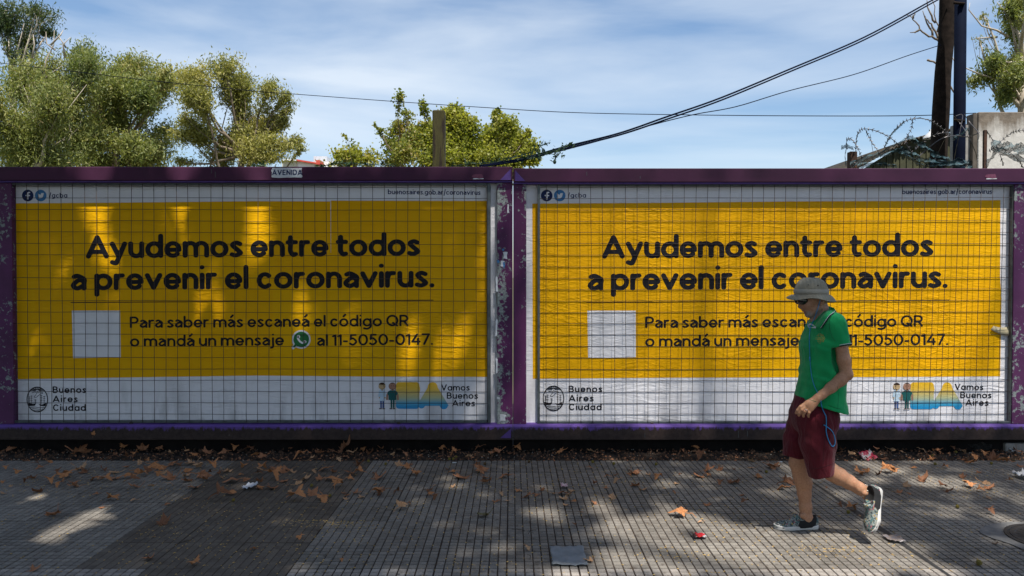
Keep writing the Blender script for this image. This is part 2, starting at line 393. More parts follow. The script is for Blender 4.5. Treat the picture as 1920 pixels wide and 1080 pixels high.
    if ch == 'D': w = 1.2; return [[(r, r), (r, c - r), (w * .42, c - r)] + arc(w * .42, c / 2, w * .58 - r, c / 2 - r, 90, -90) + [(r, r)]], w
    if ch == '1': w = .50; return [[(r - .04, c - r - .14), (w - r, c - r), (w - r, r)]], w
    if ch == '0': w = 1.16; return [arc(w / 2, c / 2, w / 2 - r, c / 2 - r, 0, 360, 28)], w
    if ch == '5': w = .98; return [[(w - r - .06, c - r), (r + .12, c - r), (r + .06, c * .55)] + crm([(r + .06, c * .55), (w * .5, c * .62), (w - r, c * .33), (w * .48, r), (r, r + .14)])], w
    if ch == '4': w = 1.1; return [[(w * .62, c - r), (r, .42), (w - r, .42)], [(w * .74, .75), (w * .74, r)]], w
    if ch == '7': w = .98; return [[(r, c - r), (w - r, c - r), (w * .32, r)]], w
    raise KeyError(ch)
K = .005                                # metres per photo pixel on the poster plane (6.90 / 1380)
PY = 6.90
def px2(x, y, k=K): return ((x - 960) * k, CAMZ + (518 - y) * k)
class Print:
    def __init__(s, k=K): s.V = []; s.F = []; s.k = k
    def add(s, V, Fc, tr):
        n = len(s.V)
        s.V += [tr(x, y) for x, y in V]; s.F += [[n + i for i in f][::-1] for f in Fc]
        return s
    def shape(s, fn, x0, y0, x1, y1, cell):       # px coordinates, y down
        V, Fc = march(fn, x0, y0, x1, y1, cell); return s.add(V, Fc, lambda x, y: px2(x, y, s.k))
    def build(s, name, mat, parent, Y, label=None):
        o = mesh_obj(name, [(x, Y, z) for x, z in s.V], s.F, mat, parent)
        if label: o['label'] = label
        return o
def text(pr, txt, xa, xb, ya, yb, xh, th, gap=.20, single=False, ysc=1.0, cell=None):
    """txt from px xa to xb with baseline from ya to yb, x-height xh px, stroke th px"""
    r = th / xh / 2; gl = []; x = 0
    for ch in txt:
        st, w_ = glyph(ch, r, single); gl.append((st, x, w_)); x += w_ + (gap if ch != ' ' else 0)
    tot = x - gap; sx = (xb - xa) / (tot * xh)
    ce = cell or max(th / xh / 6.5, .045)
    for st, x, w_ in gl:
        if not st: continue
        st = [[((p[0]) * sx, p[1]) for p in q] for q in st]     # squeeze the skeleton, keep the pen round
        PEN = .84                                               # the pen is a little flatter than wide
        f0 = seg_field([[(p[0], p[1] / PEN) for p in q] for q in st], r)
        V, Fc = march(lambda A, B: f0(A, B / PEN), -r - .1, -.55, w_ * sx + r + .1, 1.62, ce)
        xo = xa + x * sx * xh
        pr.add(V, Fc, lambda a, b: px2(xo + a * xh, ya + (yb - ya) * (xo - xa + a * xh) / (xb - xa) - b * xh * ysc, pr.k))

# ---------------- hoarding materials ----------------
def paper_bump(t, strength=1.0):
    v = t.n('ShaderNodeNewGeometry').outputs['Position']
    m1 = t.n('ShaderNodeMapping', {'Vector': v, 'Scale': (1.0, 1, 2.6), 'Rotation': (0, R(14), 0)}).outputs[0]
    m2 = t.n('ShaderNodeMapping', {'Vector': v, 'Scale': (1.0, 1, 5), 'Rotation': (0, R(-10), 0)}).outputs[0]
    a = t.n('ShaderNodeTexNoise', {'Vector': m1, 'Scale': 3.2, 'Detail': 3, 'Roughness': .5, 'Distortion': .8}).outputs['Fac']
    ridg = t.math('SUBTRACT', 1.0, t.math('MULTIPLY', t.math('ABSOLUTE', t.math('SUBTRACT', a, .5)), 16.0)); ridg = t.math('MAXIMUM', ridg, 0.0)
    b = t.n('ShaderNodeTexNoise', {'Vector': m2, 'Scale': 2.4, 'Detail': 3, 'Roughness': .55, 'Distortion': 1.4}).outputs['Fac']
    rid2 = t.math('MAXIMUM', t.math('SUBTRACT', 1.0, t.math('MULTIPLY', t.math('ABSOLUTE', t.math('SUBTRACT', b, .5)), 11.0)), 0.0)
    c_ = t.noise(v, 22, 4, .6)
    big = t.noise(v, 1.6, 2, .5)
    reg = t.ramp(t.noise(v, 1.3, 2), [(.38, .15), (.62, 1.0)])
    h = t.math('ADD', t.math('MULTIPLY', t.math('ADD', ridg, t.math('MULTIPLY', rid2, .9)), reg), t.math('ADD', t.math('MULTIPLY', c_, .35), t.math('MULTIPLY', big, 3.0)))
    x = t.n('ShaderNodeBump', {'Height': h, 'Strength': .5 * strength, 'Distance': .0040}); t.t.links.new(x.outputs[0], t.b.inputs['Normal'])
    return ridg
def print_mat(name, col, var=.06, rough=.66, seam=0.0, dirt=0.0, spec=.1):
    t = NT(name); v = t.n('ShaderNodeNewGeometry').outputs['Position']
    paper_bump(t)
    # each pasted sheet differs a little in ink; sheets are about 1.1 m wide
    sh = t.n('ShaderNodeVectorMath', {0: t.n('ShaderNodeVectorMath', {0: v, 1: (1.12, 50.0, .80)}, operation='DIVIDE').outputs[0]}, operation='FLOOR').outputs[0]
    rn = t.n('ShaderNodeTexWhiteNoise', {'Vector': sh}).outputs['Value']
    col2 = tuple(c * (1 - seam * (2.2 if i == 1 else (.3 if i == 0 else 1))) for i, c in enumerate(col))
    c1 = t.mix(rn, col, col2)
    c1 = t.mix(t.ramp(t.noise(v, 2.2, 4), [(.35, 0.0), (.7, var)]), c1, tuple(c * .55 for c in col))
    if dirt:
        z = t.sep(v)[2]
        g_ = t.math('MULTIPLY', t.ramp(t.noise(t.n('ShaderNodeMapping', {'Vector': v, 'Scale': (3, 1, .8)}).outputs[0], 1.8, 5, .6), [(.48, 0.0), (.68, dirt)]), t.ramp(z, [(.22, 1.0), (.75, .15)]))
        c1 = t.mix(g_, c1, (.22, .215, .22))
    t.bs(Base_Color=c1, Roughness=rough, Specular_IOR_Level=spec)
    return t.m
YEL = print_mat('poster_yellow', (.80, .425, .002), .12, .55, .035)
WHT = print_mat('poster_white', (.77, .76, .79), .05, .66, 0, .6)
PAPER = print_mat('bare_paper', (.62, .64, .68), .1, .6, 0, .6)
INK = print_mat('poster_ink', (.014, .014, .018), .0, .5)
NAVY = print_mat('poster_navy', (.018, .03, .10), 0, .55)
SKYB = print_mat('poster_blue', (.06, .20, .42), 0, .55)
GRN = print_mat('poster_green', (.03, .16, .05), 0, .55)
SKIN1 = print_mat('poster_skin_light', (.50, .36, .20), 0, .55); SKIN2 = print_mat('poster_skin_tan', (.36, .20, .14), 0, .55)
TEAL = print_mat('poster_teal', (.02, .11, .11), 0, .55); COAT = print_mat('poster_coat_blue', (.48, .62, .74), 0, .55)
JEAN = print_mat('poster_trouser_blue', (.07, .12, .30), 0, .55); HAIR = print_mat('poster_brown', (.05, .028, .018), 0, .55)
t = NT('poster_logo_gradient'); paper_bump(t); z = t.sep(t.n('ShaderNodeNewGeometry').outputs['Position'])[2]
zt = px2(0, 717)[1]; zb = px2(0, 768)[1]
t.bs(Base_Color=t.ramp(t.n('ShaderNodeMapRange', {0: z, 1: zb, 2: zt}).outputs[0], [(.08, (.01, .26, .55)), (.22, (.05, .32, .50)), (.42, (.42, .45, .26)), (.75, (.72, .45, .04)), (.95, (.78, .46, .012))]), Roughness=.42); GRAD = t.m

def paint_mat(name, peel=.0, xa=0, xb=1, grime=False, base=(.085, .018, .075)):
    t = NT(name); v = t.n('ShaderNodeNewGeometry').outputs['Position']; x, y, z = t.sep(v)
    n1 = t.noise(v, 3, 6, .6); n2 = t.noise(v, 26, 8, .68, .4)
    c1 = t.ramp(n1, [(.3, tuple(c * .75 for c in base)), (.7, tuple(c * 1.3 for c in base))])
    if grime:
        zt = px2(0, 797, 6.8 / F)[1]
        dz = t.math('SUBTRACT', zt, z)            # metres below the top lip
        drip = t.n('ShaderNodeTexNoise', {'Vector': t.n('ShaderNodeMapping', {'Vector': v, 'Scale': (14, 1, 5)}).outputs[0], 'Scale': 1.6, 'Detail': 6, 'Roughness': .7}).outputs['Fac']
        m_ = t.ramp(t.math('ADD', dz, t.math('MULTIPLY', t.math('SUBTRACT', drip, .5), .16)), [(.024, 0.0), (.044, 1.0)])
        c1 = t.mix(m_, t.ramp(n1, [(.3, (.08, .04, .20)), (.7, (.12, .062, .28))]), t.ramp(n2, [(.3, (.020, .012, .011)), (.7, (.05, .034, .03))]))
    if peel:
        side = t.n('ShaderNodeMapRange', {0: x, 1: xa, 2: xb}).outputs[0]
        reg = t.ramp(t.noise(v, 2.6, 3), [(.35, 0.0), (.65, .22)])
        m_ = t.math('ADD', t.math('ADD', n2, t.math('MULTIPLY', side, .16)), t.math('MULTIPLY', reg, .8))
        mk = t.ramp(m_, [(1 - peel, 0.0), (1 - peel + .012, 1.0)])
        c1 = t.mix(mk, c1, t.ramp(t.noise(v, 60, 4), [(.3, (.10, .12, .12)), (.7, (.30, .33, .33))]))
        t.bump(t.math('SUBTRACT', t.math('MULTIPLY', n1, .3), mk), .5, .0025)
    else:
        sc_ = t.ramp(n2, [(.70, 0.0), (.73, .6)])
        c1 = t.mix(sc_, c1, (.25, .25, .26)); t.bump(n1, .25, .004)
    t.bs(Base_Color=c1, Roughness=t.ramp(n1, [(.3, .5), (.7, .7)]), Specular_IOR_Level=.25)
    return t.m
P_TOP = paint_mat('purple_paint', base=(.050, .012, .038)); P_GRIME = paint_mat('violet_paint_with_grime', grime=True)
P_PEEL = paint_mat('peeling_purple_paint', .30, px2(958, 0)[0], px2(925, 0)[0]); P_PEEL2 = paint_mat('chipped_purple_paint', .24, px2(968, 0)[0], px2(990, 0)[0])
P_PEEL3 = paint_mat('scratched_purple_paint', .16, -9, -7, base=(.085, .024, .08))
P_VIO = plain('bright_violet_paint', (.07, .035, .17), (.11, .06, .25), 12, .6, spec=.25)
GALV = plain('grey_galvanised_steel', (.055, .065, .07), (.11, .125, .13), 18, .5, .2, .4, obj=False)
RUSTW = plain('dark_wire', (.022, .014, .014), (.05, .03, .026), 30, .6, 0, .3, obj=False)
BACK = plain('back_sheet', (.05, .05, .05), (.09, .085, .08), 6, .8, obj=False)

def clockpoly(pr, pts, cell=.35):
    """even-odd polygon as print"""
    P = np.array(pts)
    def fn(A, B):
        inside = np.zeros(A.shape, bool); d = np.full(A.shape, 1e9)
        for a, b in zip(P, np.roll(P, -1, 0)):
            vx, vy = b - a; l = vx * vx + vy * vy + 1e-12
            tt = np.clip(((A - a[0]) * vx + (B - a[1]) * vy) / l, 0, 1)
            d = np.minimum(d, np.hypot(A - a[0] - tt * vx, B - a[1] - tt * vy))
            c_ = (a[1] > B) != (b[1] > B)
            with np.errstate(all='ignore'): inside ^= c_ & (A < (b[0] - a[0]) * (B - a[1]) / (b[1] - a[1] + 1e-12) + a[0])
        return np.where(inside, -d, d)
    pr.shape(fn, P[:, 0].min() - cell, P[:, 1].min() - cell, P[:, 0].max() + cell, P[:, 1].max() + cell, cell)
def strokes(pr, sts, r, cell=None):
    fn = seg_field(sts, r); a = np.array([p for s_ in sts for p in s_])
    m_ = r * 1.6 + .3; pr.shape(fn, a[:, 0].min() - m_, a[:, 1].min() - m_, a[:, 0].max() + m_, a[:, 1].max() + m_, cell or max(r / 3, .2))
def disc(pr, x, y, rx, ry=None, cell=.4):
    ry = ry or rx; pr.shape(lambda A, B: np.hypot((A - x) / rx, (B - y) / ry) - 1, x - rx - 1, y - ry - 1, x + rx + 1, y + ry + 1, cell)
Yi = lambda n: PY - .0012 * n            # ink layers, each just proud of the one below

def make_billboard(side):
    Lf = side == 'left'; o = 0 if Lf else 967
    def X(x): return px2(x, 0)[0]
    def Zb(y): return px2(0, y, 6.8 / F)[1]
    kb_ = 6.8 / F
    def Xb(x): return (x - 960) * kb_
    root = empty('billboard', (0, 0, 0), 0,
                 'purple framed advertising hoarding with yellow poster and AVENIDA sticker, left of the pair' if Lf else 'purple framed advertising hoarding behind the walking man, with a peeling poster corner',
                 'billboard', 'purple street hoardings')
    x0, x1 = (-40, 961.2) if Lf else (962.4, 1950)
    yt, yb2 = (313, 340) if Lf else (316, 342)
    pin0, pin1 = (18, 932) if Lf else (987, 1905)
    MB().box((Xb(x0), 6.80, Zb(yt + 26)), (Xb(x1), 6.96, Zb(yt)), 0, .006).build('top_beam', P_TOP, root)
    MB().box((Xb(x0), 6.812, Zb(yt + 29)), (Xb(x1), 6.95, Zb(yt + 26) - .001), 0, .002).build('beam_lip', P_VIO, root)
    bb = MB(); zt, zb_ = Zb(797), Zb(825)                       # bottom beam: sloping upper lip, upright face
    a, b = Xb(x0), Xb(x1)
    prof = [(6.86, zt), (6.82, zt - .004), (6.795, zt - .022), (6.795, zb_), (6.81, zb_ - .008), (6.95, zb_ - .008), (6.95, zt)]
    n = len(prof); bb.v = [(a, *p) for p in prof] + [(b, *p) for p in prof]
    bb.f = [[i, (i + 1) % n, n + (i + 1) % n, n + i] for i in range(n)] + [list(range(n))[::-1], [n + i for i in range(n)]]; bb.mi = [0] * len(bb.f)
    bb.build('bottom_beam', P_GRIME, root)
    MB().box((a, 6.90, -.06), (b, 6.93, zb_ - .0095)).build('gap_light_blocker', plain('gap_shade_black', (.006, .005, .005), (.014, .012, .011), 8, .9, spec=.1), root)  # added dark strip closing the gap, standing in for the shade below the beam
    zc0, zc1 = zt - .001, Zb(yt + 29)
    if Lf:
        MB().box((Xb(932), 6.835, zc0), (Xb(961.2), 6.95, zc1), 0, .003).build('side_post', P_PEEL, root)
        MB().box((Xb(-40), 6.835, zc0), (Xb(18), 6.95, zc1), 0, .003).build('side_post', P_PEEL3, root)
    else:
        MB().box((Xb(962.4), 6.835, zc0), (Xb(987), 6.95, zc1), 0, .003).build('side_post', P_PEEL2, root)
        MB().box((Xb(1905), 6.835, zc0), (Xb(1950), 6.95, zc1), 0, .003).build('side_post', P_PEEL3, root)
    # lighter mitre wedges at the joints
    for (xa, xc, ya, yb3, fl) in ([(938, 957.5, 317, 338, 1), (-20, 18, 800, 820, 0), (938, 958, 804, 822, 1)] if Lf else [(966, 985, 320, 340, -1), (1900, 1930, 801, 822, 0)]):
        yF = 6.7975 if ya < 500 else 6.7925
        if fl == 0: continue
        pts = [(Xb(xa), yF, Zb(yb3)), (Xb(xc), yF, Zb(yb3)), (Xb(xc if fl > 0 else xa), yF, Zb(ya))]
        MB().poly(pts).build('mitre_patch', P_VIO, root)
    MB().box((Xb(x0) + .01, 6.925, zt - .02), (Xb(x1) - .01, 6.935, Zb(yt + 20))).build('backing_panel', BACK, root)
    for fx in ((60, 330, 640, 900) if Lf else (1030, 1330, 1640, 1880)):     # feet behind the beam
        MB().box((Xb(fx), 6.97, -.15), (Xb(fx) + .09, 7.06, 2.3)).build('rear_post', RUSTW, root)
    # ---- poster sheets ----
    xl, xr = (20, 932) if Lf else (986, 1899)
    ps = empty('poster', (0, 0, 0)); ps.parent = root
    ra = random.Random(5 if Lf else 9)
    def edge(xa, ya, xb_, yb_, n, j): return [(xa + (xb_ - xa) * k / n + ra.uniform(-j, j), ya + (yb_ - ya) * k / n + ra.uniform(-j, j)) for k in range(n)]
    pts = edge(xl, 344, xr, 344, 40, .5) + edge(xr, 344, xr, 794, 30, 1.1) + edge(xr, 795, xl, 795, 60, 1.0) + edge(xl, 795, xl, 344, 30, .8)
    pr = Print(); m = MB(); m.poly([(px2(*p)[0], Yi(0), px2(*p)[1]) for p in pts][::-1]); m.build('paper_sheet', WHT, ps)
    # yellow field (a printed colour field with slightly uneven edges)
    if Lf: q = [(26, 381.5), (240, 380), (480, 377.5), (620, 378), (621, 376.5), (914.5, 377), (915, 707), (700, 706.5), (480, 704.5), (240, 708), (26, 711.5)]
    else: q = [(998, 382), (1240, 380.5), (1480, 378), (1700, 377), (1874, 375.5), (1875, 520), (1878, 560), (1877, 706), (1700, 707), (1480, 708), (1240, 708.5), (999, 710.5)]
    m = MB(); m.poly([(px2(*p)[0], Yi(1), px2(*p)[1]) for p in q][::-1]); m.build('yellow_field', YEL, ps)
    if Lf: MB().poly([(px2(*p)[0], Yi(2), px2(*p)[1]) for p in ((620.2, 377), (621.3, 377), (620.9, 474), (620.5, 474))][::-1]).build('sheet_seam', PAPER, ps)
    d = (lambda x, L0=0: x + o + L0)
    tilt = 5 if Lf else 4
    pr = Print(); text(pr, 'Ayudemos entre todos', d(162), d(788) - (0 if Lf else 6), 485.6, 485.6 - tilt, 33.0, 9.5, .075)
    text(pr, 'a prevenir el coronavirus.', d(133) + (0 if Lf else 2), d(815) - (0 if Lf else 5), 545.6, 545.6 - tilt - 1, 33.0, 9.5, .075)
    pr.build('headline', INK, ps, Yi(2))
    pr = Print(); text(pr, 'Para saber más escaneá el código QR', d(243), d(766) - (0 if Lf else 2), 615.5, 615.5 - tilt * .7, 16.3, 4.1, .12)
    text(pr, 'o mandá un mensaje', d(243), d(532), 650.5, 650.5 - tilt * .45, 16.3, 4.1, .12)
    text(pr, 'al 11-5050-0147.', d(594), d(812), 649, 649 - tilt * .4, 16.3, 4.1, .12)
    pr.build('message_text', INK, ps, Yi(2))
    pr = Print(); strokes(pr, [[(d(133), 567.2), (d(812), 562.8)]], .75, .5); pr.build('rule_line', INK, ps, Yi(2))
    pr = Print(); qx = d(134.5); m = MB()
    m.poly([(px2(*p)[0], Yi(2), px2(*p)[1]) for p in ((qx, 582.5), (qx + 90.5, 582.5), (qx + 91, 670), (qx + 1.5, 671.5))][::-1]); m.build('white_square', WHT, ps)
    # social icons, handle, address
    ix = d(54) + (0 if Lf else 4)
    pr = Print(); disc(pr, ix, 367, 10.8); pr.build('round_icon', NAVY, ps, Yi(2))
    pr = Print(); disc(pr, ix + 24.3, 367, 10.8); pr.build('round_icon', SKYB, ps, Yi(2))
    pr = Print(); strokes(pr, [crm([(ix + 3.6, 361.3), (ix + 1.2, 361.6), (ix + .4, 363.6), (ix + .4, 367), (ix + .4, 373.2)]), [(ix - 2.8, 367), (ix + 3.4, 367)]], 1.25, .3)
    pr.build('icon_symbol', WHT, ps, Yi(3)); pr = Print()
    bx, by = ix + 24.3, 367
    clockpoly(pr, [(bx + a_, by + b_) for a_, b_ in ((6.6, -3.6), (5.2, -2.0), (5.0, .6), (3.4, 3.4), (.4, 5.2), (-3.2, 5.4), (-6.2, 4.2), (-3.6, 3.6), (-2.6, 2.9), (-4.6, 1.4), (-3.6, 1.2), (-5.6, -.6), (-4.7, -.6), (-5.6, -3.4), (-5.0, -4.2), (-2.8, -2.3), (.2, -1.4), (.6, -3.6), (2.4, -5.0), (4.4, -4.3), (6.0, -5.0), (5.2, -3.6))], .4)
    pr.build('icon_symbol', WHT, ps, Yi(3))
    pr = Print(); hx = 94 + (0 if Lf else 970.5); text(pr, '/gcba', hx, hx + 34, 371, 371, 6.6, 1.6, .22, True)
    ux = (728, 901) if Lf else (1690, 1858)
    text(pr, 'buenosaires.gob.ar/coronavirus', ux[0], ux[1], 364.6, 366 if Lf else 364, 6.8, 1.6, .2)
    pr.build('web_address', NAVY, ps, Yi(2))
    # telephone bubble
    cx, cy = d(564.5), 636.5
    pr = Print(); fn = lambda A, B: np.minimum(np.hypot(A - cx, B - cy) - 17.6, seg_field([[(cx - 9, cy + 8), (cx - 15.4, cy + 15.6)]], 2.8)(A, B)); pr.shape(fn, cx - 20, cy - 20, cx + 20, cy + 20, .6); pr.build('bubble_outline', WHT, ps, Yi(2))
    pr = Print(); fn = lambda A, B: np.minimum(np.hypot(A - cx, B - cy) - 14.6, seg_field([[(cx - 8, cy + 7), (cx - 13.2, cy + 13.2)]], 2.0)(A, B)); pr.shape(fn, cx - 18, cy - 18, cx + 18, cy + 18, .6); pr.build('bubble', GRN, ps, Yi(3))
    pr = Print(); strokes(pr, [crm([(cx - 5.8, cy - 5.0), (cx - 6.0, cy - 1.5), (cx - 1.8, cy + 4.2), (cx + 3, cy + 6.6), (cx + 6.2, cy + 4.6)])], 1.7, .4); strokes(pr, [[(cx - 4.2, cy - 7.4), (cx - 3.6, cy - 6.6)], ], 1.6, .4) if False else None
    disc(pr, cx - 5.0, cy - 5.4, 3.0, 2.9); disc(pr, cx + 6.6, cy + 4.3, 3.3, 2.6)
    pr.build('handset', WHT, ps, Yi(4))
    # city crest
    sx, sy = (68, 749.5) if Lf else (1038, 747.5)
    pr = Print()
    el = lambda A, B: np.hypot((A - sx) / 19.3, (B - sy) / 23.2)
    pr.shape(lambda A, B: np.abs(el(A, B) - 1) * 19.3 - .85, sx - 22, sy - 26, sx + 22, sy + 26, .45)
    sts = []
    for a_ in range(-80, 81, 20): sts.append([(sx + 3.2 * math.sin(R(a_)), sy - 16.5 - 2.2 * math.cos(R(a_))), (sx + (10.5 + 3 * abs(math.sin(R(a_)))) * math.sin(R(a_)), sy - 16.0 - 6.2 * math.cos(R(a_)))])
    strokes(pr, sts, .62, .3)
    sts = [crm([(sx - 10, sy - 12.5), (sx - 5, sy - 14), (sx - 1, sy - 12.5), (sx - 3, sy - 8.5), (sx - 6, sy - 4.5), (sx - 2, sy - 4), (sx + 1, sy - 6.5), (sx + 5, sy - 10), (sx + 10.5, sy - 12), (sx + 5, sy - 14), (sx + 1.5, sy - 12.5), (sx, sy - 16)])]
    strokes(pr, sts, .42, .25)
    sts = []
    for mx_, h_ in ((-15, 15), (-11, 17), (-3.6, 9), (7.6, 18), (12.8, 16)):
        sts.append([(sx + mx_, sy + 8), (sx + mx_, sy + 9.5 - h_)])
        for q_ in (.35, .62, .85): sts.append([(sx + mx_ - 1.7, sy + 8 - h_ * q_), (sx + mx_ + 1.7, sy + 8 - h_ * q_)])
    strokes(pr, sts, .36, .22)
    clockpoly(pr, [(sx - 17.3, sy + 6.2), (sx - 8, sy + 8.4), (sx - 2, sy + 7.2), (sx - 5, sy + 12), (sx - 15.4, sy + 12.4)], .4)
    clockpoly(pr, [(sx + 2, sy + 8.8), (sx + 9, sy + 9.6), (sx + 17, sy + 6.4), (sx + 15.2, sy + 12.6), (sx + 6, sy + 12.2)], .4)
    for k_ in range(3): strokes(pr, [crm([(sx - 13 + 2.8 * k_, sy + 14.8 + 2.9 * k_), (sx - 4, sy + 14.4 + 2.9 * k_), (sx + 4, sy + 15.6 + 2.9 * k_), (sx + 13 - 2.8 * k_, sy + 14.8 + 2.9 * k_)])], .5, .3)
    pr.build('city_crest', INK, ps, Yi(2))['kind'] = 'stuff'
    cb = 0 if Lf else 969.5
    pr = Print()
    for tx, xa, xb_, yy in (('Buenos', 97, 160, 737.5), ('Aires', 97, 144, 754.8), ('Ciudad', 97, 159, 771.3)): text(pr, tx, xa + cb, xb_ + cb, yy - (0 if Lf else 1.5), yy - (0 if Lf else 1.5), 9.4, 2.5, .22, True)
    for tx, xa, xb_, yy in (('Vamos', 827, 880.5, 733), ('Buenos', 837.5, 896, 748.3), ('Aires', 847.5, 890.6, 762.5)): text(pr, tx, xa + o - 2 * (not Lf), xb_ + o - 2 * (not Lf), yy - (0 if Lf else 1.5), yy - (0 if Lf else 1), 8.9, 2.15, .2, True)
    pr.build('city_name', INK, ps, Yi(2))
    # two-letter gradient logo
    ox, oy = (o, 0) if Lf else (o - .5, .5)
    def fn(A, B):
        A = A - ox; B = B - oy
        def rbox(cx, cy, hx, hy, r_): qx_ = np.abs(A - cx) - hx + r_; qy_ = np.abs(B - cy) - hy + r_; return np.hypot(np.maximum(qx_, 0), np.maximum(qy_, 0)) + np.minimum(np.maximum(qx_, qy_), 0) - r_
        d_ = rbox(764, 742, 22, 25.2, 6); d_ = np.minimum(d_, np.hypot(A - 774, (B - 730)) - 13.3); d_ = np.minimum(d_, rbox(770, 755, 17, 12.2, 10))
        P_ = seg_field([[(811, 726), (790, 760)]], 6.5)(A, B); Q_ = seg_field([[(811, 726), (832, 760.6)]], 7.4)(A, B)
        T_ = np.maximum(np.maximum((B - 761.5), (-(A - 811) * .858 - (B - 726) * .514) - 7.6), ((A - 811) * .858 - (B - 726) * .514) - 7.6); T_ = np.maximum(T_, 722 - B)
        d_ = np.minimum(np.minimum(d_, P_), np.minimum(Q_, T_)); d_ = np.minimum(d_, np.hypot(A - 811, B - 726) - 9.2)
        return d_
    pr = Print(); pr.shape(fn, 738 + ox, 712 + oy, 845 + ox, 772 + oy, .6); pr.build('logo_letters', GRAD, ps, Yi(2))
    def fig(cx, dark):
        q = lambda pts: [(cx + a_ + ox, b_ + oy) for a_, b_ in pts]
        p_skin = Print(); disc(p_skin, cx + ox, 724.5 + oy, 7.2 if dark else 6.6, 7 if dark else 6.2)
        if dark: strokes(p_skin, [q([(-9.8, 741), (-10.2, 749)]), q([(9.8, 741), (10.2, 749)])], 1.7, .4)
        else: disc(p_skin, cx + ox - 5, 746 + oy, 1.3); disc(p_skin, cx + ox + 5.6, 746 + oy, 1.3)
        clockpoly(p_skin, q([(-1.2, 729.5), (1.8, 729.5), (1.8, 733), (-1.2, 733)]), .4)
        p_skin.build('printed_figure_skin', SKIN2 if dark else SKIN1, ps, Yi(4))['kind'] = 'stuff'
        p = Print(); clockpoly(p, q([(-3.9, 749), (-.5, 749), (-.6, 765.5), (-3.4, 765.5)]), .4); clockpoly(p, q([(.5, 749), (3.9, 749), (3.6, 765.5), (.8, 765.5)]), .4); p.build('printed_trousers', TEAL if dark else JEAN, ps, Yi(3))['kind'] = 'stuff'
        p = Print(); clockpoly(p, q([(-4, 732), (4, 732), (8.5, 734.5), (11.3, 741.5), (8.6, 743), (7.2, 741), (7.2, 750.5), (-7.4, 750.5), (-7.2, 741), (-8.6, 743), (-11.3, 741.5), (-8.5, 734.5)] if dark else [(-3, 730.5), (3, 730.5), (6.2, 734), (7.4, 744), (4.6, 745), (5.2, 752.5), (-4.8, 752.5), (-4.4, 745), (-7.4, 744), (-6.2, 734)]), .4)
        p.build('printed_coat', TEAL if dark else COAT, ps, Yi(3.4))
        p = Print(); yy = 719.5 if not dark else 718.6
        p.shape(lambda A, B: np.maximum(np.hypot((A - cx - ox) / 6.9, (B - 724.2 - oy) / 6.7) - 1, (B - yy - oy - (2.2 if not dark else .6)) / 7 + .06 * np.abs(A - cx - ox) / 7), cx + ox - 8, 715 + oy, cx + ox + 8, 724 + oy, .4)
        clockpoly(p, q([(-5.6, 765.8), (-.6, 765.8), (-.6, 767.6), (-5.6, 767.6)]), .4); clockpoly(p, q([(.6, 765.8), (5.6, 765.8), (5.6, 767.6), (.6, 767.6)]), .4)
        disc(p, cx + ox - 2.2, 723.6 + oy, .6, .6, .25); disc(p, cx + ox + 2.4, 723.6 + oy, .6, .6, .25)
        p.build('printed_hair_and_shoes', HAIR, ps, Yi(5))['kind'] = 'stuff'
    fig(716, False); fig(735.5, True)
    # ---- wire guard ----
    gx0, gx1 = (18.5, 920) if Lf else (1008, 1900.5)
    gz1, gz0 = (343.5, 793.5) if Lf else (345, 795)
    GY = 6.852; kg = GY / F
    gX = lambda x: (x - 960) * kg; gZ = lambda y: CAMZ + (518 - y) * kg
    gd = empty('mesh_guard', (0, 0, 0)); gd.parent = root
    lw = 7 * kg if Lf else 5 * kg
    MB().box((gX(gx0), GY - .006, gZ(gz0)), (gX(gx0) + lw * .9, GY + .03, gZ(gz1)), 0, .002).build('guard_frame', GALV, gd)
    MB().box((gX(gx1) - lw * .9, GY - .006, gZ(gz0)), (gX(gx1), GY + .03, gZ(gz1)), 0, .002).build('guard_frame', GALV, gd)
    MB().box((gX(gx0) + lw * .9 + .0005, GY - .005, gZ(gz1) - .02), (gX(gx1) - lw * .9 - .0005, GY + .029, gZ(gz1)), 0, .002).build('guard_frame', GALV, gd)
    MB().box((gX(gx0) + lw * .9 + .0005, GY - .005, gZ(gz0)), (gX(gx1) - lw * .9 - .0005, GY + .029, gZ(gz0) + .022), 0, .002).build('guard_frame', GALV, gd)
    rw = random.Random(11 if Lf else 12)
    x = gx0 + (12.5 if Lf else 16); xs_ = []
    while x < gx1 - 6: xs_.append(x); x += 21.55 if Lf else 21.3
    if Lf: xs_.append(gx1 - 6.5)
    for i, x in enumerate(xs_):
        lean = (1.3 * math.sin(i * .5) - .8) if Lf else (-3.5 * (i / len(xs_)) + 2.5 * math.sin(i * .33))
        if not Lf and i > 22: lean = -6 + 7 * abs(i - 33) / 11 * .6
        pts = [(gX(x - lean * (1 - 2 * k / 7) + rw.uniform(-.35, .35)), GY - .008, gZ(gz1 + 1 + (gz0 - gz1 - 2) * k / 7)) for k in range(8)]
        MB().tube(pts, .0025, 5).build('wire', RUSTW, gd, True)
    y = gz1 + 6; i = 0
    while y < gz0 - 4:
        dy = rw.uniform(-.5, .5)
        pts = [(gX(gx0 + 3 + (gx1 - gx0 - 6) * k / 12), GY - .0034, gZ(y + dy + .5 * math.sin(k * .9 + i * .7) + rw.uniform(-.2, .2) + (2.0 * k / 12 if Lf else -1.0 * k / 12))) for k in range(13)]
        MB().tube(pts, .0022, 5).build('wire', RUSTW, gd, True); y += 21.35; i += 1
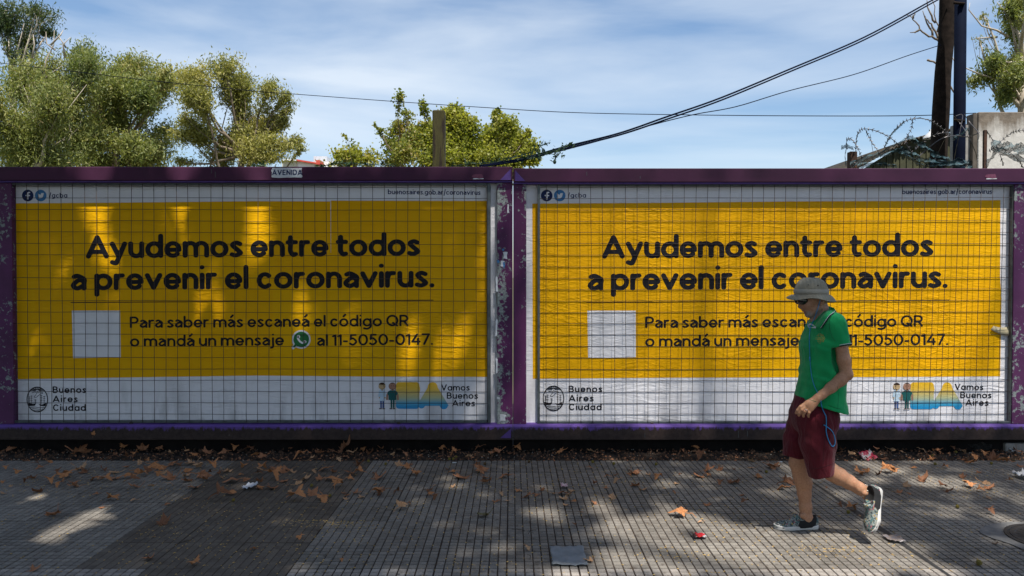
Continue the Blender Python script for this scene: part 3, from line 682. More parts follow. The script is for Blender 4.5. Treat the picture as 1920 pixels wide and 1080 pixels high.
    # drips, scratches and sticker remains on the rails
    for (dx_, dy_, dh_) in (((398, 318, 8), (405, 322, 12), (902, 327, 3)) if Lf else ((1210, 812, 10), (1386, 808, 14), (1403, 808, 12), (1100, 322, 8), (1200, 330, 6), (1855, 329, 3))):
        yf_ = 6.7975 if dy_ < 500 else 6.7925; kk = yf_ / F; w2 = .5
        MB().poly([((dx_ - w2 - 960) * kk, yf_, CAMZ + (518 - dy_ - dh_) * kk), ((dx_ + w2 - 960) * kk, yf_, CAMZ + (518 - dy_ - dh_ + 1) * kk), ((dx_ + w2 * .6 - 960) * kk, yf_, CAMZ + (518 - dy_) * kk), ((dx_ - w2 - 960) * kk, yf_, CAMZ + (518 - dy_ - 1) * kk)]).build('paint_drip', GALV, root)
    kk = 6.7972 / F; xx = 885 if Lf else 1845; ra2 = random.Random(4)
    MB().poly([((xx + 21 * a_ + ra2.uniform(-1, 1) - 960) * kk, 6.7972, CAMZ + (518 - 327 - 8 * b_ - ra2.uniform(-1, 1)) * kk) for a_, b_ in ((0, .6), (.2, 1), (.5, .9), (.8, 1.05), (1, .8), (.9, 0), (.5, .1), (.15, 0))]).build('sticker_residue', plain('magenta_residue', (.10, .02, .05), (.16, .04, .09), 60, .7), root)
    MB().poly([((xx + a_ - 960) * kk, 6.7966, CAMZ + (518 - b_) * kk) for a_, b_ in ((2, 336.5), (22, 336), (22, 334.5), (14, 335.4), (8, 334.6), (2, 335.2))]).build('sticker_residue', PAPER, root)
    # hanger clips
    for cxp in ((244, 747) if Lf else (1223, 1710)):
        MB().box((gX(cxp) - .014, GY - .012, gZ(gz0) - .022), (gX(cxp) + .014, GY + .02, gZ(gz0) + .012), 0, .003).build('clip', RUSTW, gd)
    if Lf:
        sk = MB(); ks = 6.795 / F; ra = random.Random(2)
        pts = [(510 + ra.uniform(-.5, 1.2), 315 + (333 - 315) * k / 8) for k in range(9)][::-1] + [(512 + 54 * k / 8, 315.2 + ra.uniform(-.4, .4)) for k in range(9)] + [(568 + ra.uniform(-2.0, .4), 315 + 18 * k / 8) for k in range(9)] + [(566 - 54 * k / 8, 333.5 + ra.uniform(-.5, .5)) for k in range(9)]
        sk.poly([((p[0] - 960) * ks, 6.7965, CAMZ + (518 - p[1]) * ks) for p in pts][::-1]); sk.build('sticker', PAPER, root)['label'] = 'white torn sticker reading AVENIDA'
        pr = Print(ks); text(pr, 'AVENIDA', 511.5, 567.5, 329, 328.7, 7.6, 1.9, .26); pr.build('sticker_lettering', NAVY, root, 6.7950)
        # paper scraps on the right post
        scr = MB()
        for (xx, yy, w_, h_) in ((951, 383, 3, 17), (943, 472, 8, 14), (938, 489, 8, 11), (929, 600, 4, 32), (930, 672, 4, 30), (936, 778, 13, 12), (931, 745, 6, 5), (930, 520, 4, 28)):
            kk = 6.833 / F; pts = [(xx + w_ * a_ + ra.uniform(-1, 1), yy + h_ * b_ + ra.uniform(-1, 1)) for a_, b_ in ((0, 0), (.5, -.06), (1, .05), (.9, .5), (1, 1), (.45, .92), (0, .95), (.1, .5))]
            MB().poly([((p[0] - 960) * kk, 6.8332, CAMZ + (518 - p[1]) * kk) for p in pts][::-1]).build('paper_scrap', PAPER, root)
        scr = MB(); kk = 6.8325 / F
        for (xx, yy, w_, h_) in ((931, 487, 6, 7), (941, 466, 5, 5), (943, 490, 4, 14)):
            MB().poly([((xx + w_ * a_ - 960) * kk, 6.8322 - .001, CAMZ + (518 - yy - h_ * b_) * kk) for a_, b_ in ((0, .2), (.6, 0), (1, .6), (.4, 1))][::-1]).build('paper_scrap', SKYB, root)
    else:
        # peeled corner: a curl of paper standing off the sheet
        vs = []; fs = []; n1_, n2_ = 8, 7
        for i in range(n1_ + 1):
            for j in range(n2_ + 1):
                u = i / n1_; vv = j / n2_
                px_ = 1862 + 30 * u - 6 * vv * (1 - u); py_ = 611 + 18 * vv * (.35 + .65 * u) + 3 * math.sin(u * 3)
                off = .010 + .022 * math.sin(vv * 2.6) * (.4 + .6 * u)
                a_, b_ = px2(px_, py_); vs.append((a_, PY - off, b_))
        for i in range(n1_):
            for j in range(n2_): q = i * (n2_ + 1) + j; fs.append([q, q + 1, q + n2_ + 2, q + n2_ + 1])
        mesh_obj('peeled_corner', vs, fs, plain('curled_paper', (.42, .36, .22), (.5, .44, .30), 10, .8), ps, True)
    return root
make_billboard('left'); make_billboard('right')
pl = MB().box(((1884 - 960) * 6.9 / F, 6.86, -.2), (6.6, 7.3, .085), 0, .008).build('concrete_footing', plain('pale_concrete', (.22, .2, .18), (.32, .3, .27), 12, .9, .3, obj=False)); tag(pl, 'pale concrete footing under the right end of the hoardings', 'footing')
# ---------------- foliage tools ----------------
def leaf_mat(name, cols, trans=.35, rough=.5):
    t = NT(name); at_ = t.n('ShaderNodeAttribute', attribute_name='var').outputs['Fac']
    c = t.ramp(at_, [(i / (len(cols) - 1), k) for i, k in enumerate(cols)])
    t.bs(Base_Color=c, Roughness=rough, Specular_IOR_Level=.35)
    tr = t.n('ShaderNodeBsdfTranslucent', {'Color': t.mix(1.0, c, (1.6, 1.7, .9), 'MULTIPLY')})
    mx = t.n('ShaderNodeMixShader', {0: trans, 1: t.b, 2: tr}); t.t.links.new(mx.outputs[0], t.out.inputs['Surface'])
    return t.m
def leaves_mesh(name, P, size, mat, parent, aspect=1.0, droop=0.0, bend=.25, var=None, g=rng):
    """one small folded leaf per point (2 triangles sharing a midrib)"""
    n = len(P); d = g.normal(size=(n, 3)); d[:, 2] -= droop * 2.2; d /= np.linalg.norm(d, axis=1)[:, None]
    u = np.cross(d, g.normal(size=(n, 3))); u /= np.linalg.norm(u, axis=1)[:, None]
    nn = np.cross(d, u); s = (size * g.uniform(.6, 1.35, n))[:, None]
    a = P - d * s * .5; b = P + d * s * .5; wv = u * s * .5 / aspect
    V = np.stack([a, P + wv + nn * s * bend * .3, b, P - wv + nn * s * bend * .3], 1).reshape(-1, 3)
    i4 = np.arange(n) * 4
    Fc = np.stack([i4, i4 + 1, i4 + 2, i4, i4 + 2, i4 + 3], 1).reshape(-1, 3)
    me = bpy.data.meshes.new(name); me.vertices.add(len(V)); me.vertices.foreach_set('co', V.ravel())
    me.loops.add(len(Fc) * 3); me.loops.foreach_set('vertex_index', Fc.ravel().astype(np.int32))
    me.polygons.add(len(Fc)); me.polygons.foreach_set('loop_start', np.arange(len(Fc), dtype=np.int32) * 3)
    me.polygons.foreach_set('loop_total', np.full(len(Fc), 3, dtype=np.int32))
    me.update(calc_edges=True)
    v = (var if var is not None else g.random(n)).clip(0, 1)
    A = me.attributes.new('var', 'FLOAT', 'FACE'); A.data.foreach_set('value', np.repeat(v, 2).astype(np.float32))
    me.materials.append(mat); o = bpy.data.objects.new(name, me); C.objects.link(o); o.parent = parent
    return o
def wob(a, b, n, j, g=rng, sag=0):
    a = np.array(a, float); b = np.array(b, float); t_ = np.linspace(0, 1, n + 1)[:, None]
    p = a + (b - a) * t_; w_ = np.sin(t_ * math.pi)
    p += w_ * g.normal(size=3) * j * np.linalg.norm(b - a)
    p[1:-1] += g.normal(size=(n - 1, 3)) * j * .35 * np.linalg.norm(b - a) / n
    p[:, 2] += (w_[:, 0] * sag); return p
BARK = plain('grey_brown_bark', (.10, .075, .05), (.24, .19, .14), 9, .9, .5)
BARKP = plain('pale_eucalyptus_bark', (.30, .25, .19), (.50, .44, .36), 5, .8, .3)
EUC = leaf_mat('willowy_leaves', [(.07, .10, .035), (.145, .18, .055), (.22, .235, .07), (.30, .28, .09), (.30, .21, .10)])
EUCD = leaf_mat('dark_leaves', [(.02, .045, .018), (.045, .075, .03), (.09, .11, .035), (.14, .14, .05)])
OLIVE = leaf_mat('olive_yellow_leaves', [(.14, .15, .045), (.24, .24, .07), (.33, .30, .09), (.42, .35, .12)])
PLANE = leaf_mat('yellow_green_plane_leaves', [(.09, .12, .02), (.18, .20, .03), (.27, .27, .045), (.34, .31, .06), (.28, .20, .05)], .45)
SHADEL = leaf_mat('street_plane_leaves', [(.035, .07, .015), (.07, .11, .02), (.14, .13, .03)], .12)
VINE = leaf_mat('vine_leaves', [(.01, .03, .012), (.025, .055, .02), (.05, .09, .03)], .2)

def tree(kind, D, clusters, base_px, fork, label, group, mat, dens, size, aspect, droop, bark, trunk_r, depth=1.0, twigs=7, seed=1, bare=()):
    g = np.random.default_rng(seed); k = D / F
    bx = at(base_px, 313, D).x; root = empty(kind, (bx, D, -.16), 0, label, 'tree', group)
    off = np.array([bx, D, -.16]); B = MB()
    fk = np.array(at(fork[0], fork[1], D)) - off
    tr = wob((0, 0, 0), fk, 6, .03, g); B.tube(tr, np.linspace(trunk_r, trunk_r * .7, 7), 9)
    P = []; Vr = []
    for ci, (cx, cy, rx, ry, dd) in enumerate(clusters):
        c = np.array(at(cx, cy, D)) - off; c[1] += g.normal() * depth * .8
        rx *= 1.18; ry *= 1.18; rad = np.array([rx * k, max(rx, ry) * k * .9 * depth, ry * k])
        st = tr[g.integers(4, 7)] if ci % 2 else fk
        mid = (st + c) / 2 + np.array([0, 0, -.15 * np.linalg.norm(c - st)]) * .6
        l1 = wob(st, mid, 4, .06, g); l2 = wob(mid, c, 4, .07, g)
        lim = np.vstack([l1, l2[1:]]); B.tube(lim, np.linspace(trunk_r * .42, trunk_r * .09, len(lim)), 6)
        nt_ = max(6, int(twigs * rx * ry / 420)); tone = g.uniform(-.16, .16)
        for q in range(nt_):
            d_ = g.normal(size=3); d_ /= np.linalg.norm(d_); e = c + d_ * rad * g.uniform(.1, 1.0) ** .5
            s0 = lim[g.integers(len(lim) - 4, len(lim))]
            tw = wob(s0, e, 4, .1, g); B.tube(tw, np.linspace(trunk_r * .08, trunk_r * .02, 5), 4, cap=False)
            m_ = max(3, int(dens * 7.5 * dd * rx * ry * 3.14 / nt_ / 100))
            along = g.random(m_)[:, None] ** .5
            base = tw[0] + (tw[-1] - tw[0]) * along
            sp = np.minimum(rad, .45 * rad.max()) * .53
            pp = base + g.normal(size=(m_, 3)) * sp * (.5 + .6 * along)
            if droop: pp[:, 2] -= g.random(m_) ** 2 * sp[2] * .9 * droop
            P.append(pp); Vr.append(np.clip(.45 + tone + g.normal(size=m_) * .11 + g.normal() * .10, 0, 1))
    for bp in bare:
        pts = [np.array(at(x, y, D)) - off for x, y in bp]; B.tube([p + g.normal(size=3) * .05 for p in pts], np.linspace(trunk_r * .2, trunk_r * .04, len(pts)), 5)
    B.build('trunk', bark, root, True)
    P = np.vstack(P); Vr = np.concatenate(Vr)
    leaves_mesh('crown', P, size * .74, mat, root, aspect, droop, var=Vr, g=g)
    return root, len(P)
GB = 'trees standing behind the hoardings'
tot = 0
tree('eucalyptus_tree', 26, [(5, 20, 40, 30, 1.2), (40, 5, 35, 16, 1.1), (62, 14, 14, 10, .8), (54, 38, 16, 11, .9), (8, 60, 26, 20, 1), (25, 80, 12, 10, .8), (28, 105, 8, 12, .5)], 28, (26, 150), 'dark tall gum tree reaching the top left corner above the other crowns', GB, EUCD, 9, .17, 3.2, .5, BARKP, .14, .8, seed=2,
     bare=[(28, 150), (27, 100), (40, 60), (45, 30)] and [[(27, 130), (35, 80), (42, 40)], [(22, 130), (8, 85), (2, 60)]])
tree('eucalyptus_tree', 24, [(28, 150, 48, 38, 1), (72, 125, 44, 32, 1), (18, 205, 45, 40, 1), (78, 190, 50, 40, 1), (60, 250, 60, 40, 1), (112, 165, 40, 38, 1), (142, 112, 34, 26, 1), (128, 200, 40, 35, .9), (10, 270, 45, 35, 1), (80, 295, 70, 24, 1.1), (105, 245, 40, 30, 1), (20, 300, 40, 20, 1)], 60, (70, 260),
     'big reddish green gum tree at the left edge with bare twigs above its top', GB, EUC, 9.5, .17, 3.4, .55, BARKP, .17, .8, seed=3,
     bare=[[(80, 150), (90, 110), (98, 80), (102, 55)], [(96, 95), (84, 75), (80, 62)], [(98, 85), (112, 68), (118, 58)], [(120, 110), (122, 80), (136, 70)], [(122, 85), (112, 70)], [(60, 110), (68, 80), (64, 68)], [(40, 165), (80, 150), (115, 125)], [(75, 300), (120, 220), (165, 160)], [(70, 300), (95, 230), (110, 180)]])
tree('gum_tree', 27, [(165, 110, 32, 24, 1), (200, 130, 34, 28, 1), (235, 118, 36, 24, 1.1), (262, 140, 36, 26, 1.1), (300, 142, 34, 22, 1.1), (326, 140, 18, 14, .8), (180, 170, 42, 34, 1), (240, 170, 48, 30, 1), (290, 178, 34, 24, 1), (160, 220, 40, 30, 1), (225, 225, 40, 20, .8), (285, 225, 26, 14, .6), (200, 265, 50, 28, 1.1), (265, 262, 45, 30, 1.1), (285, 285, 30, 22, 1.2), (170, 295, 60, 20, 1.1), (240, 298, 50, 16, 1.2)], 215, (218, 285),
     'green round topped tree between the big gum tree and the olive coloured one', GB, EUC, 10, .18, 3.0, .45, BARK, .18, .8, seed=4, bare=[[(218, 300), (240, 240), (262, 205)], [(215, 300), (190, 260), (165, 230)]])
tree('gum_tree', 25, [(368, 148, 24, 18, .9), (392, 160, 30, 26, 1), (432, 130, 32, 17, 1.1), (448, 142, 24, 20, 1.1), (430, 165, 34, 24, 1.1), (445, 188, 26, 14, 1), (400, 195, 30, 18, .9), (352, 190, 22, 18, .5), (515, 172, 26, 14, 1.1), (542, 184, 16, 14, 1.1), (546, 206, 10, 12, .9), (505, 200, 16, 10, .6), (470, 222, 34, 18, 1.1), (508, 232, 26, 18, 1), (528, 222, 14, 14, .7), (455, 246, 30, 18, 1), (548, 262, 20, 15, .9), (563, 282, 10, 11, .7), (520, 272, 32, 16, 1), (480, 280, 36, 20, 1), (420, 260, 34, 22, 1), (375, 245, 32, 22, 1), (345, 255, 24, 16, .8), (400, 285, 36, 18, .9), (350, 225, 20, 14, .6), (505, 298, 40, 10, .8), (330, 300, 16, 10, .7)], 452, (455, 290),
     'olive yellow tree with sky showing between its boughs, rightmost of the left group', GB, OLIVE, 11, .16, 3.2, .4, BARK, .15, .6, seed=5,
     bare=[[(452, 312), (455, 270), (470, 225), (510, 200), (530, 190)], [(400, 312), (378, 280), (352, 262)], [(395, 312), (412, 250), (430, 200), (440, 160)]])
tree('plane_tree', 20, [(632, 290, 16, 14, .7), (655, 275, 15, 13, .7), (668, 293, 20, 12, .8), (690, 292, 20, 12, .6), (640, 303, 28, 9, .9), (657, 262, 5, 6, .5)], 660, (662, 306), 'low sparse green treetop just over the rim, beside the far building', GB, PLANE, 11, .095, 1.1, 0, BARK, .05, .6, seed=6, twigs=14)
tree('plane_tree', 21, [(757, 192, 9, 12, .7), (762, 208, 12, 12, .7), (745, 225, 18, 14, .7), (728, 250, 16, 16, .6), (712, 243, 9, 7, .6), (755, 250, 26, 20, .7), (775, 235, 14, 14, .6), (750, 278, 30, 18, .7), (735, 298, 30, 12, .8), (770, 295, 26, 16, .8), (703, 235, 5, 5, .5), (780, 262, 16, 22, .7)], 750, (752, 300), 'thin browning plane tree left of the wooden post', GB, leaf_mat('browning_plane_leaves', [(.08, .12, .02), (.17, .20, .035), (.27, .23, .06), (.27, .16, .06)], .4), 10, .095, 1.1, 0, BARK, .06, .6, seed=7, twigs=14)
tree('plane_tree', 21.5, [(797, 205, 7, 12, .7), (800, 228, 14, 15, .9), (790, 258, 18, 24, 1), (838, 200, 13, 9, 1), (856, 200, 16, 11, 1), (852, 222, 26, 17, 1.1), (874, 215, 12, 14, .9), (880, 238, 20, 18, 1.1), (815, 262, 28, 26, 1), (862, 262, 34, 25, 1.2), (886, 280, 22, 24, 1.1), (830, 296, 50, 16, 1.2), (880, 300, 30, 14, 1.2)], 845, (848, 300), 'bright yellow green plane tree right behind the wooden post', GB, PLANE, 16, .10, 1.1, 0, BARK, .08, .6, seed=8, twigs=16)
tree('plane_tree', 22, [(933, 208, 6, 9, .8), (934, 226, 14, 13, 1), (918, 240, 16, 17, 1), (948, 240, 20, 18, 1), (966, 235, 12, 12, .9), (972, 256, 24, 18, 1), (993, 244, 10, 11, .8), (998, 268, 12, 18, .9), (930, 268, 28, 22, 1), (965, 280, 30, 22, 1.1), (990, 294, 22, 16, 1), (925, 298, 32, 14, 1.1), (908, 262, 14, 20, .8)], 945, (948, 300), 'yellow green plane tree rightmost of the middle clump, above the joint of the hoardings', GB, PLANE, 15, .10, 1.1, 0, BARK, .08, .6, seed=9, twigs=16)
tree('eucalyptus_tree', 19, [(1898, 8, 26, 22, 1), (1918, 40, 16, 26, 1), (1868, 6, 20, 10, .6), (1846, 28, 8, 8, .4), (1893, 40, 12, 14, .5), (1850, 62, 10, 8, .4), (1832, 122, 18, 12, 1), (1858, 112, 22, 12, 1), (1845, 142, 24, 14, 1), (1885, 125, 26, 20, 1.1), (1880, 155, 34, 20, 1.1), (1905, 165, 24, 26, 1.1), (1868, 185, 20, 16, .9), (1895, 196, 24, 14, 1), (1915, 130, 14, 24, 1.1), (1912, 80, 12, 16, .6)], 1960, (1918, 108), 'pale barked gum tree at the right edge above the concrete wall', GB, EUC, 10, .14, 3.2, .45, BARKP, .16, .7, seed=10,
     bare=[[(1917, 105), (1896, 62), (1886, 30), (1874, 2)], [(1895, 72), (1866, 62), (1838, 52), (1820, 20), (1812, 0)], [(1915, 175), (1880, 150), (1840, 138), (1800, 118), (1784, 98)], [(1868, 63), (1842, 70), (1828, 66)], [(1800, 118), (1790, 130)]])
# bare branches by the poles
bt = empty('bare_branches', at(1770, 313, 15), 0, 'leafless twiggy branches showing left of the dark wooden pole', 'branches'); B = MB(); off = Vector(bt.location)
g = np.random.default_rng(4)
for bp in ([(1775, 120), (1762, 78), (1755, 40), (1748, 0)], [(1760, 72), (1740, 68), (1725, 55), (1712, 35), (1700, 28)], [(1725, 55), (1718, 60), (1706, 61)], [(1755, 45), (1742, 20), (1738, 0)], [(1758, 60), (1764, 30), (1768, 5)], [(1750, 65), (1738, 45), (1730, 20)], [(1740, 110), (1755, 118), (1770, 125), (1785, 112)], [(1778, 160), (1790, 178)], [(1762, 78), (1748, 52), (1738, 38), (1735, 30)], [(1795, 5), (1805, 30), (1808, 60)], [(1712, 35), (1716, 22)]):
    p = [Vector(at(x, y, 15)) - off for x, y in bp]; q = []
    for a_, b_ in zip(p[:-1], p[1:]): q += [a_.lerp(b_, t_ / 3) + Vector(g.normal(size=3) * .012) for t_ in range(3)]
    q.append(p[-1]); B.tube(q, np.linspace(.024, .006, len(q)), 5)
B.build('twigs', BARK, bt, True)

# ---------------- street trees that shade the pavement (rooted at the kerb, crowns overhead) ----------------
SUNn = np.array(SUN)
def hit(P):
    """where the sun ray through P lands: board plane or pavement -> (u,v,is_board)"""
    tb = (P[:, 1] - 6.9) / SUNn[1]; zb = P[:, 2] - tb * SUNn[2]; xb = P[:, 0] - tb * SUNn[0]
    tg = P[:, 2] / SUNn[2]; xg = P[:, 0] - tg * SUNn[0]; yg = P[:, 1] - tg * SUNn[1]
    isb = (zb > 0.05) & (tb > 0)
    return np.where(isb, xb, xg), np.where(isb, zb, yg), isb
def capsule(u, v, ax, ay, bx, by, r):
    vx, vy = bx - ax, by - ay; t_ = np.clip(((u - ax) * vx + (v - ay) * vy) / (vx * vx + vy * vy + 1e-9), 0, 1)
    return np.hypot(u - ax - t_ * vx, v - ay - t_ * vy) < r
def bpx(x, y): return px2(x, y)
def gpx(x, y): p = ground(x, y); return p.x, p.y
# gaps cut in the leaves to shape the sun patches: (surface, from, to, radius m, share of leaves gone)
GAPS = [('b', (187, 352), (190, 470), .12, 1), ('b', (190, 480), (196, 560), .11, .93), ('b', (488, 352), (488, 420), .12, 1), ('b', (487, 440), (490, 535), .10, .9),
        ('b', (112, 450), (110, 530), .09, .92), ('b', (68, 640), (68, 665), .08, .95), ('b', (388, 560), (380, 620), .10, .88), ('b', (858, 610), (828, 700), .06, .95),
        ('b', (768, 620), (762, 690), .06, .9), ('b', (555, 560), (560, 600), .06, .85), ('b', (330, 395), (332, 450), .08, .85), ('b', (645, 590), (640, 620), .09, .85), ('b', (400, 500), (402, 540), .08, .85),
        ('g', (90, 1008), (185, 960), .10, 1), ('g', (58, 938), (70, 930), .07, 1),
        ('g', (1180, 985), (1210, 1000), .16, .97), ('g', (1130, 1000), (1180, 1012), .08, .97), ('g', (1225, 978), (1245, 985), .10, .95), ('g', (1290, 975), (1400, 1000), .14, .96), ('g', (1180, 1045), (1230, 1062), .16, .95),
        ('g', (1300, 1020), (1340, 1035), .10, .97), ('g', (1400, 1005), (1480, 1030), .17, .98), ('g', (1440, 1040), (1600, 1062), .22, .97), ('g', (1390, 1060), (1520, 1078), .2, .97), ('g', (1620, 1015), (1680, 1040), .14, .97),
        ('g', (1640, 1060), (1720, 1078), .2, .95), ('g', (1560, 1005), (1600, 1015), .08, .9), ('g', (1740, 905), (1835, 912), .10, .97), ('g', (1640, 872), (1665, 876), .10, .97), ('g', (1640, 892), (1660, 897), .08, .9), ('g', (1890, 925), (1920, 940), .10, .9),
        ('g', (1015, 955), (1035, 962), .07, .85), ('g', (1125, 950), (1140, 955), .07, .8), ('g', (1100, 1072), (1160, 1085), .14, .92), ('g', (150, 1078), (500, 1084), .05, .4)]
def canopy(n, seed):
    g = np.random.default_rng(seed)
    z = g.uniform(12.6, 17.0, n); yc = -.4176 * z + 4.2
    P = np.stack([g.uniform(-9.5, 8.6, n) + .165 * z, yc + g.uniform(-3.9, 3.7, n), z], 1)
    lowb = (g.random(n) < .26)                       # low boughs added to darken the left hoarding and pavement
    P[lowb] = np.stack([g.uniform(-11, -2.2, n), g.uniform(-6.5, -1.2, n), g.uniform(3.4, 12.5, n)], 1)[lowb]
    lw = (g.random(n) < .34) & ~lowb  # more low leaves added over the pavement to darken the left
    yy = g.uniform(-1.5, 4.2, n); P[lw] = np.stack([g.uniform(-9.5, -1.6, n), yy, g.uniform(5.6, 9.5, n)], 1)[lw]
    u, v, isb = hit(P); keep = np.ones(n, bool)
    mg = .06
    for kd, a, b, r_, fr in GAPS:
        if kd == 'b': (ax, ay), (bx, by) = bpx(*a), bpx(*b); m_ = isb & capsule(u, v, ax, ay, bx, by, (r_ * .9 if r_ > .1 else r_ * 1.15) + mg)
        else: (ax, ay), (bx, by) = gpx(*a), gpx(*b); m_ = (~isb) & capsule(u, v, ax, ay, bx, by, r_ * (1.2 if ax > 0 else .9) + mg)
        keep &= ~(m_ & (g.random(n) < fr))
    keep &= ~(isb & (u > -.6 + g.normal(size=n) * .35))   # leaves cleared to let more sun onto the right hoarding
    keep &= ~((~isb) & (g.random(n) < np.clip(.45 + .12 * u, .25, .66)))
    return P[keep]
CP = canopy(150000, 21)
# an added unseen gum tree: its sparse leaves filter the sun on the right hoarding
def airy(n, seed):
    g = np.random.default_rng(seed); d = g.normal(size=(n, 3)); d /= np.linalg.norm(d, axis=1)[:, None]; d *= (g.random(n) ** .4)[:, None]
    P = np.array([6.6, -5.0, 28.0]) + d * np.array([6.0, 4.2, 5.0])
    return P
AP = airy(30000, 5); u_, v_, i_ = hit(AP)
AP = AP[(~i_) | (np.random.default_rng(6).random(len(AP)) < np.clip(1.02 - .17 * u_, .30, 1.0))]
u_, v_, i_ = hit(AP); kp = ~((~i_) & (v_ > 2.8) & (u_ < 6) & (np.random.default_rng(2).random(len(AP)) < .96)) & ~(i_ & (u_ < -.4))
for kd, a, b, r_, fr in GAPS:
    (ax, ay), (bx, by) = (bpx(*a), bpx(*b)) if kd == 'b' else (gpx(*a), gpx(*b))
    kp &= ~(capsule(u_, v_, ax, ay, bx, by, r_ * 1.05 + .09) & (i_ == (kd == 'b')) & (np.random.default_rng(3).random(len(AP)) < fr))
AP = AP[kp]
at_ = empty('added_filter_tree', (6.9, -6.5, 0), 0, 'unseen tall airy gum tree added behind the viewpoint to filter the sun', 'tree'); g = np.random.default_rng(8); B = MB()
B.tube(wob((0, 0, -.15), (.1, .6, 20), 8, .006, g), np.linspace(.38, .2, 9), 10)
for q in range(8): B.tube(wob((.1, .6, 19.8), (5.0 * math.cos(q * .8 + .3), 1.5 + 3.4 * math.sin(q * .8 + .3), 25 + 1.0 * (q % 4)), 6, .05, g, .5), np.linspace(.10, .025, 7), 6)
B.build('trunk', BARKP, at_, True)
leaves_mesh('crown', AP - np.array([6.9, -6.5, 0]), .12, EUCD, at_, 2.6, .4, g=g)
GK = 'plane trees along the kerb'
roots = [(-5.2, -.6), (1.6, -.9), (7.4, -.6)]
lab = ['street plane tree at the kerb left of the viewpoint shading the left hoarding', 'street plane tree behind the viewpoint shading the middle of the pavement', 'street plane tree at the kerb right of the viewpoint shading the right of the pavement']
own = np.argmin(np.stack([np.abs(CP[:, 0] - r_[0]) for r_ in roots], 1), 1)
for i, (tx, ty) in enumerate(roots):
    rt = empty('street_plane_tree', (tx, ty, 0), 0, lab[i], 'tree', GK)
    g = np.random.default_rng(30 + i); B = MB()
    B.tube(wob((0, 0, -.15), (0, -.6, 10.0), 8, .01, g), np.linspace(.30, .18, 9), 10)
    PP = CP[own == i] - np.array([tx, ty, 0])
    for q in range(9):
        an = q * 2.4; hi_ = PP[PP[:, 2] > 12]; e = hi_[g.integers(len(hi_))].copy()
        l_ = wob((0, -.6, 9.9), e, 6, .04, g, .5)
        # keep boughs clear of the sun gaps
        u, v, isb = hit(l_[3:] + np.array([tx, ty, 0])); bad = False
        for kd, a, b, r_, fr in GAPS:
            if fr < .85: continue
            (ax, ay), (bx, by) = (bpx(*a), bpx(*b)) if kd == 'b' else (gpx(*a), gpx(*b))
            bad |= bool((capsule(u, v, ax, ay, bx, by, r_ + .05) & (isb == (kd == 'b'))).any())
        if not bad: B.tube(l_, np.linspace(.12, .03, 7), 6)
    B.build('trunk', BARKP, rt, True)
    leaves_mesh('crown', PP, .24, SHADEL, rt, 1.15, .1, g=g)

# ---------------- poles, shed, wall, wire behind the hoardings ----------------
WOODD = plain('old_dark_wood', (.008, .006, .005), (.028, .02, .016), 10, .95, .6, spec=.1)
t = NT('mossy_timber'); v = t.pos((1, 1, .12), True); a = t.noise(v, 14, 6, .6)
t.bs(Base_Color=t.ramp(a, [(.3, (.025, .022, .006)), (.52, (.06, .052, .012)), (.6, (.015, .007, .004)), (.75, (.07, .058, .022))]), Roughness=.9); t.bump(a, .7, .01); MOSS = t.m
p0 = at(823.5, 313, 8.4); mb = MB(); k = 8.4 / F
mb.box((-11.5 * k, -.07, 0), (11.5 * k, .07, p0.z + 104 * k), 0, .012)
o = mb.build('timber_post', MOSS); o.location = (p0.x, 8.4, 0); tag(o, 'thick mossy timber post rising above the left hoarding in front of the plane trees', 'post')
pt, pb = at(1779, -60, 11), at(1758, 330, 11)
o = MB().tube([(0, 0, 0)] + [Vector(pb).lerp(pt, q / 6) - Vector((pb.x, 11, 0)) + Vector((rng.normal() * .012, 0, 0)) for q in range(7)], [.125, .12, .118, .12, .112, .108, .103, .1], 10).build('utility_pole', WOODD, None, True)
o.location = (pb.x, 11, 0); tag(o, 'rough dark wooden utility pole leaning slightly, left of the blue steel one', 'pole')
NAVYP = plain('navy_painted_steel', (.0015, .003, .010), (.003, .006, .017), 5, .8, 0, spec=.05)
pt, pb = at(1798, -60, 10.6), at(1798, 330, 10.6)
o = MB().tube([(0, 0, 0), (0, 0, pb.z), (0, 0, pt.z)], [.079, .079, .076], 18).build('steel_pole', NAVYP, None, True); o.location = (pb.x, 10.6, 0)
tag(o, 'straight dark blue steel pole right of the wooden utility pole', 'pole')
o2 = MB(); kk = 10.5 / F
for (y_, ) in ((5,), (225,)): o2.tube([Vector(at(1798 - 10, y_, 10.55)) - Vector((pb.x, 10.6, 0)), Vector(at(1798 + 11, y_ + 2, 10.5)) - Vector((pb.x, 10.6, 0))], .02, 6)
o2.build('strap', WOODD, o)
# shed with corrugated roof and sheet wall
sh = empty('shed', (0, 0, 0), 0, 'low dark shed with a sloping corrugated roof behind the two poles', 'shed')
CORR = plain('rusty_corrugated_sheet', (.035, .03, .022), (.09, .07, .045), 7, .7, .2, .3); GRNS = plain('mossy_green_sheet', (.03, .035, .018), (.07, .07, .03), 6, .85, .2)
D0 = 12.8
def corr(pa, pbb, h, depth, mat, name, parent, amp=.018, wl=.076):
    n_ = int((Vector(pbb) - Vector(pa)).length / wl * 6); vs = []; fs = []
    for i in range(n_ + 1):
        f_ = i / n_; p = Vector(pa).lerp(Vector(pbb), f_); s_ = amp * math.sin(i * 2 * math.pi / 6)
        if depth: vs += [(p.x, p.y, p.z + s_), (p.x, p.y + depth, p.z + s_ + .0)]
        else: vs += [(p.x, p.y + s_, p.z), (p.x, p.y + s_, h)]
    for i in range(n_): fs.append([2 * i, 2 * i + 2, 2 * i + 3, 2 * i + 1])
    ob = mesh_obj(name, vs, fs, mat, parent, True); md = ob.modifiers.new('solid', 'SOLIDIFY'); md.thickness = .004; return ob
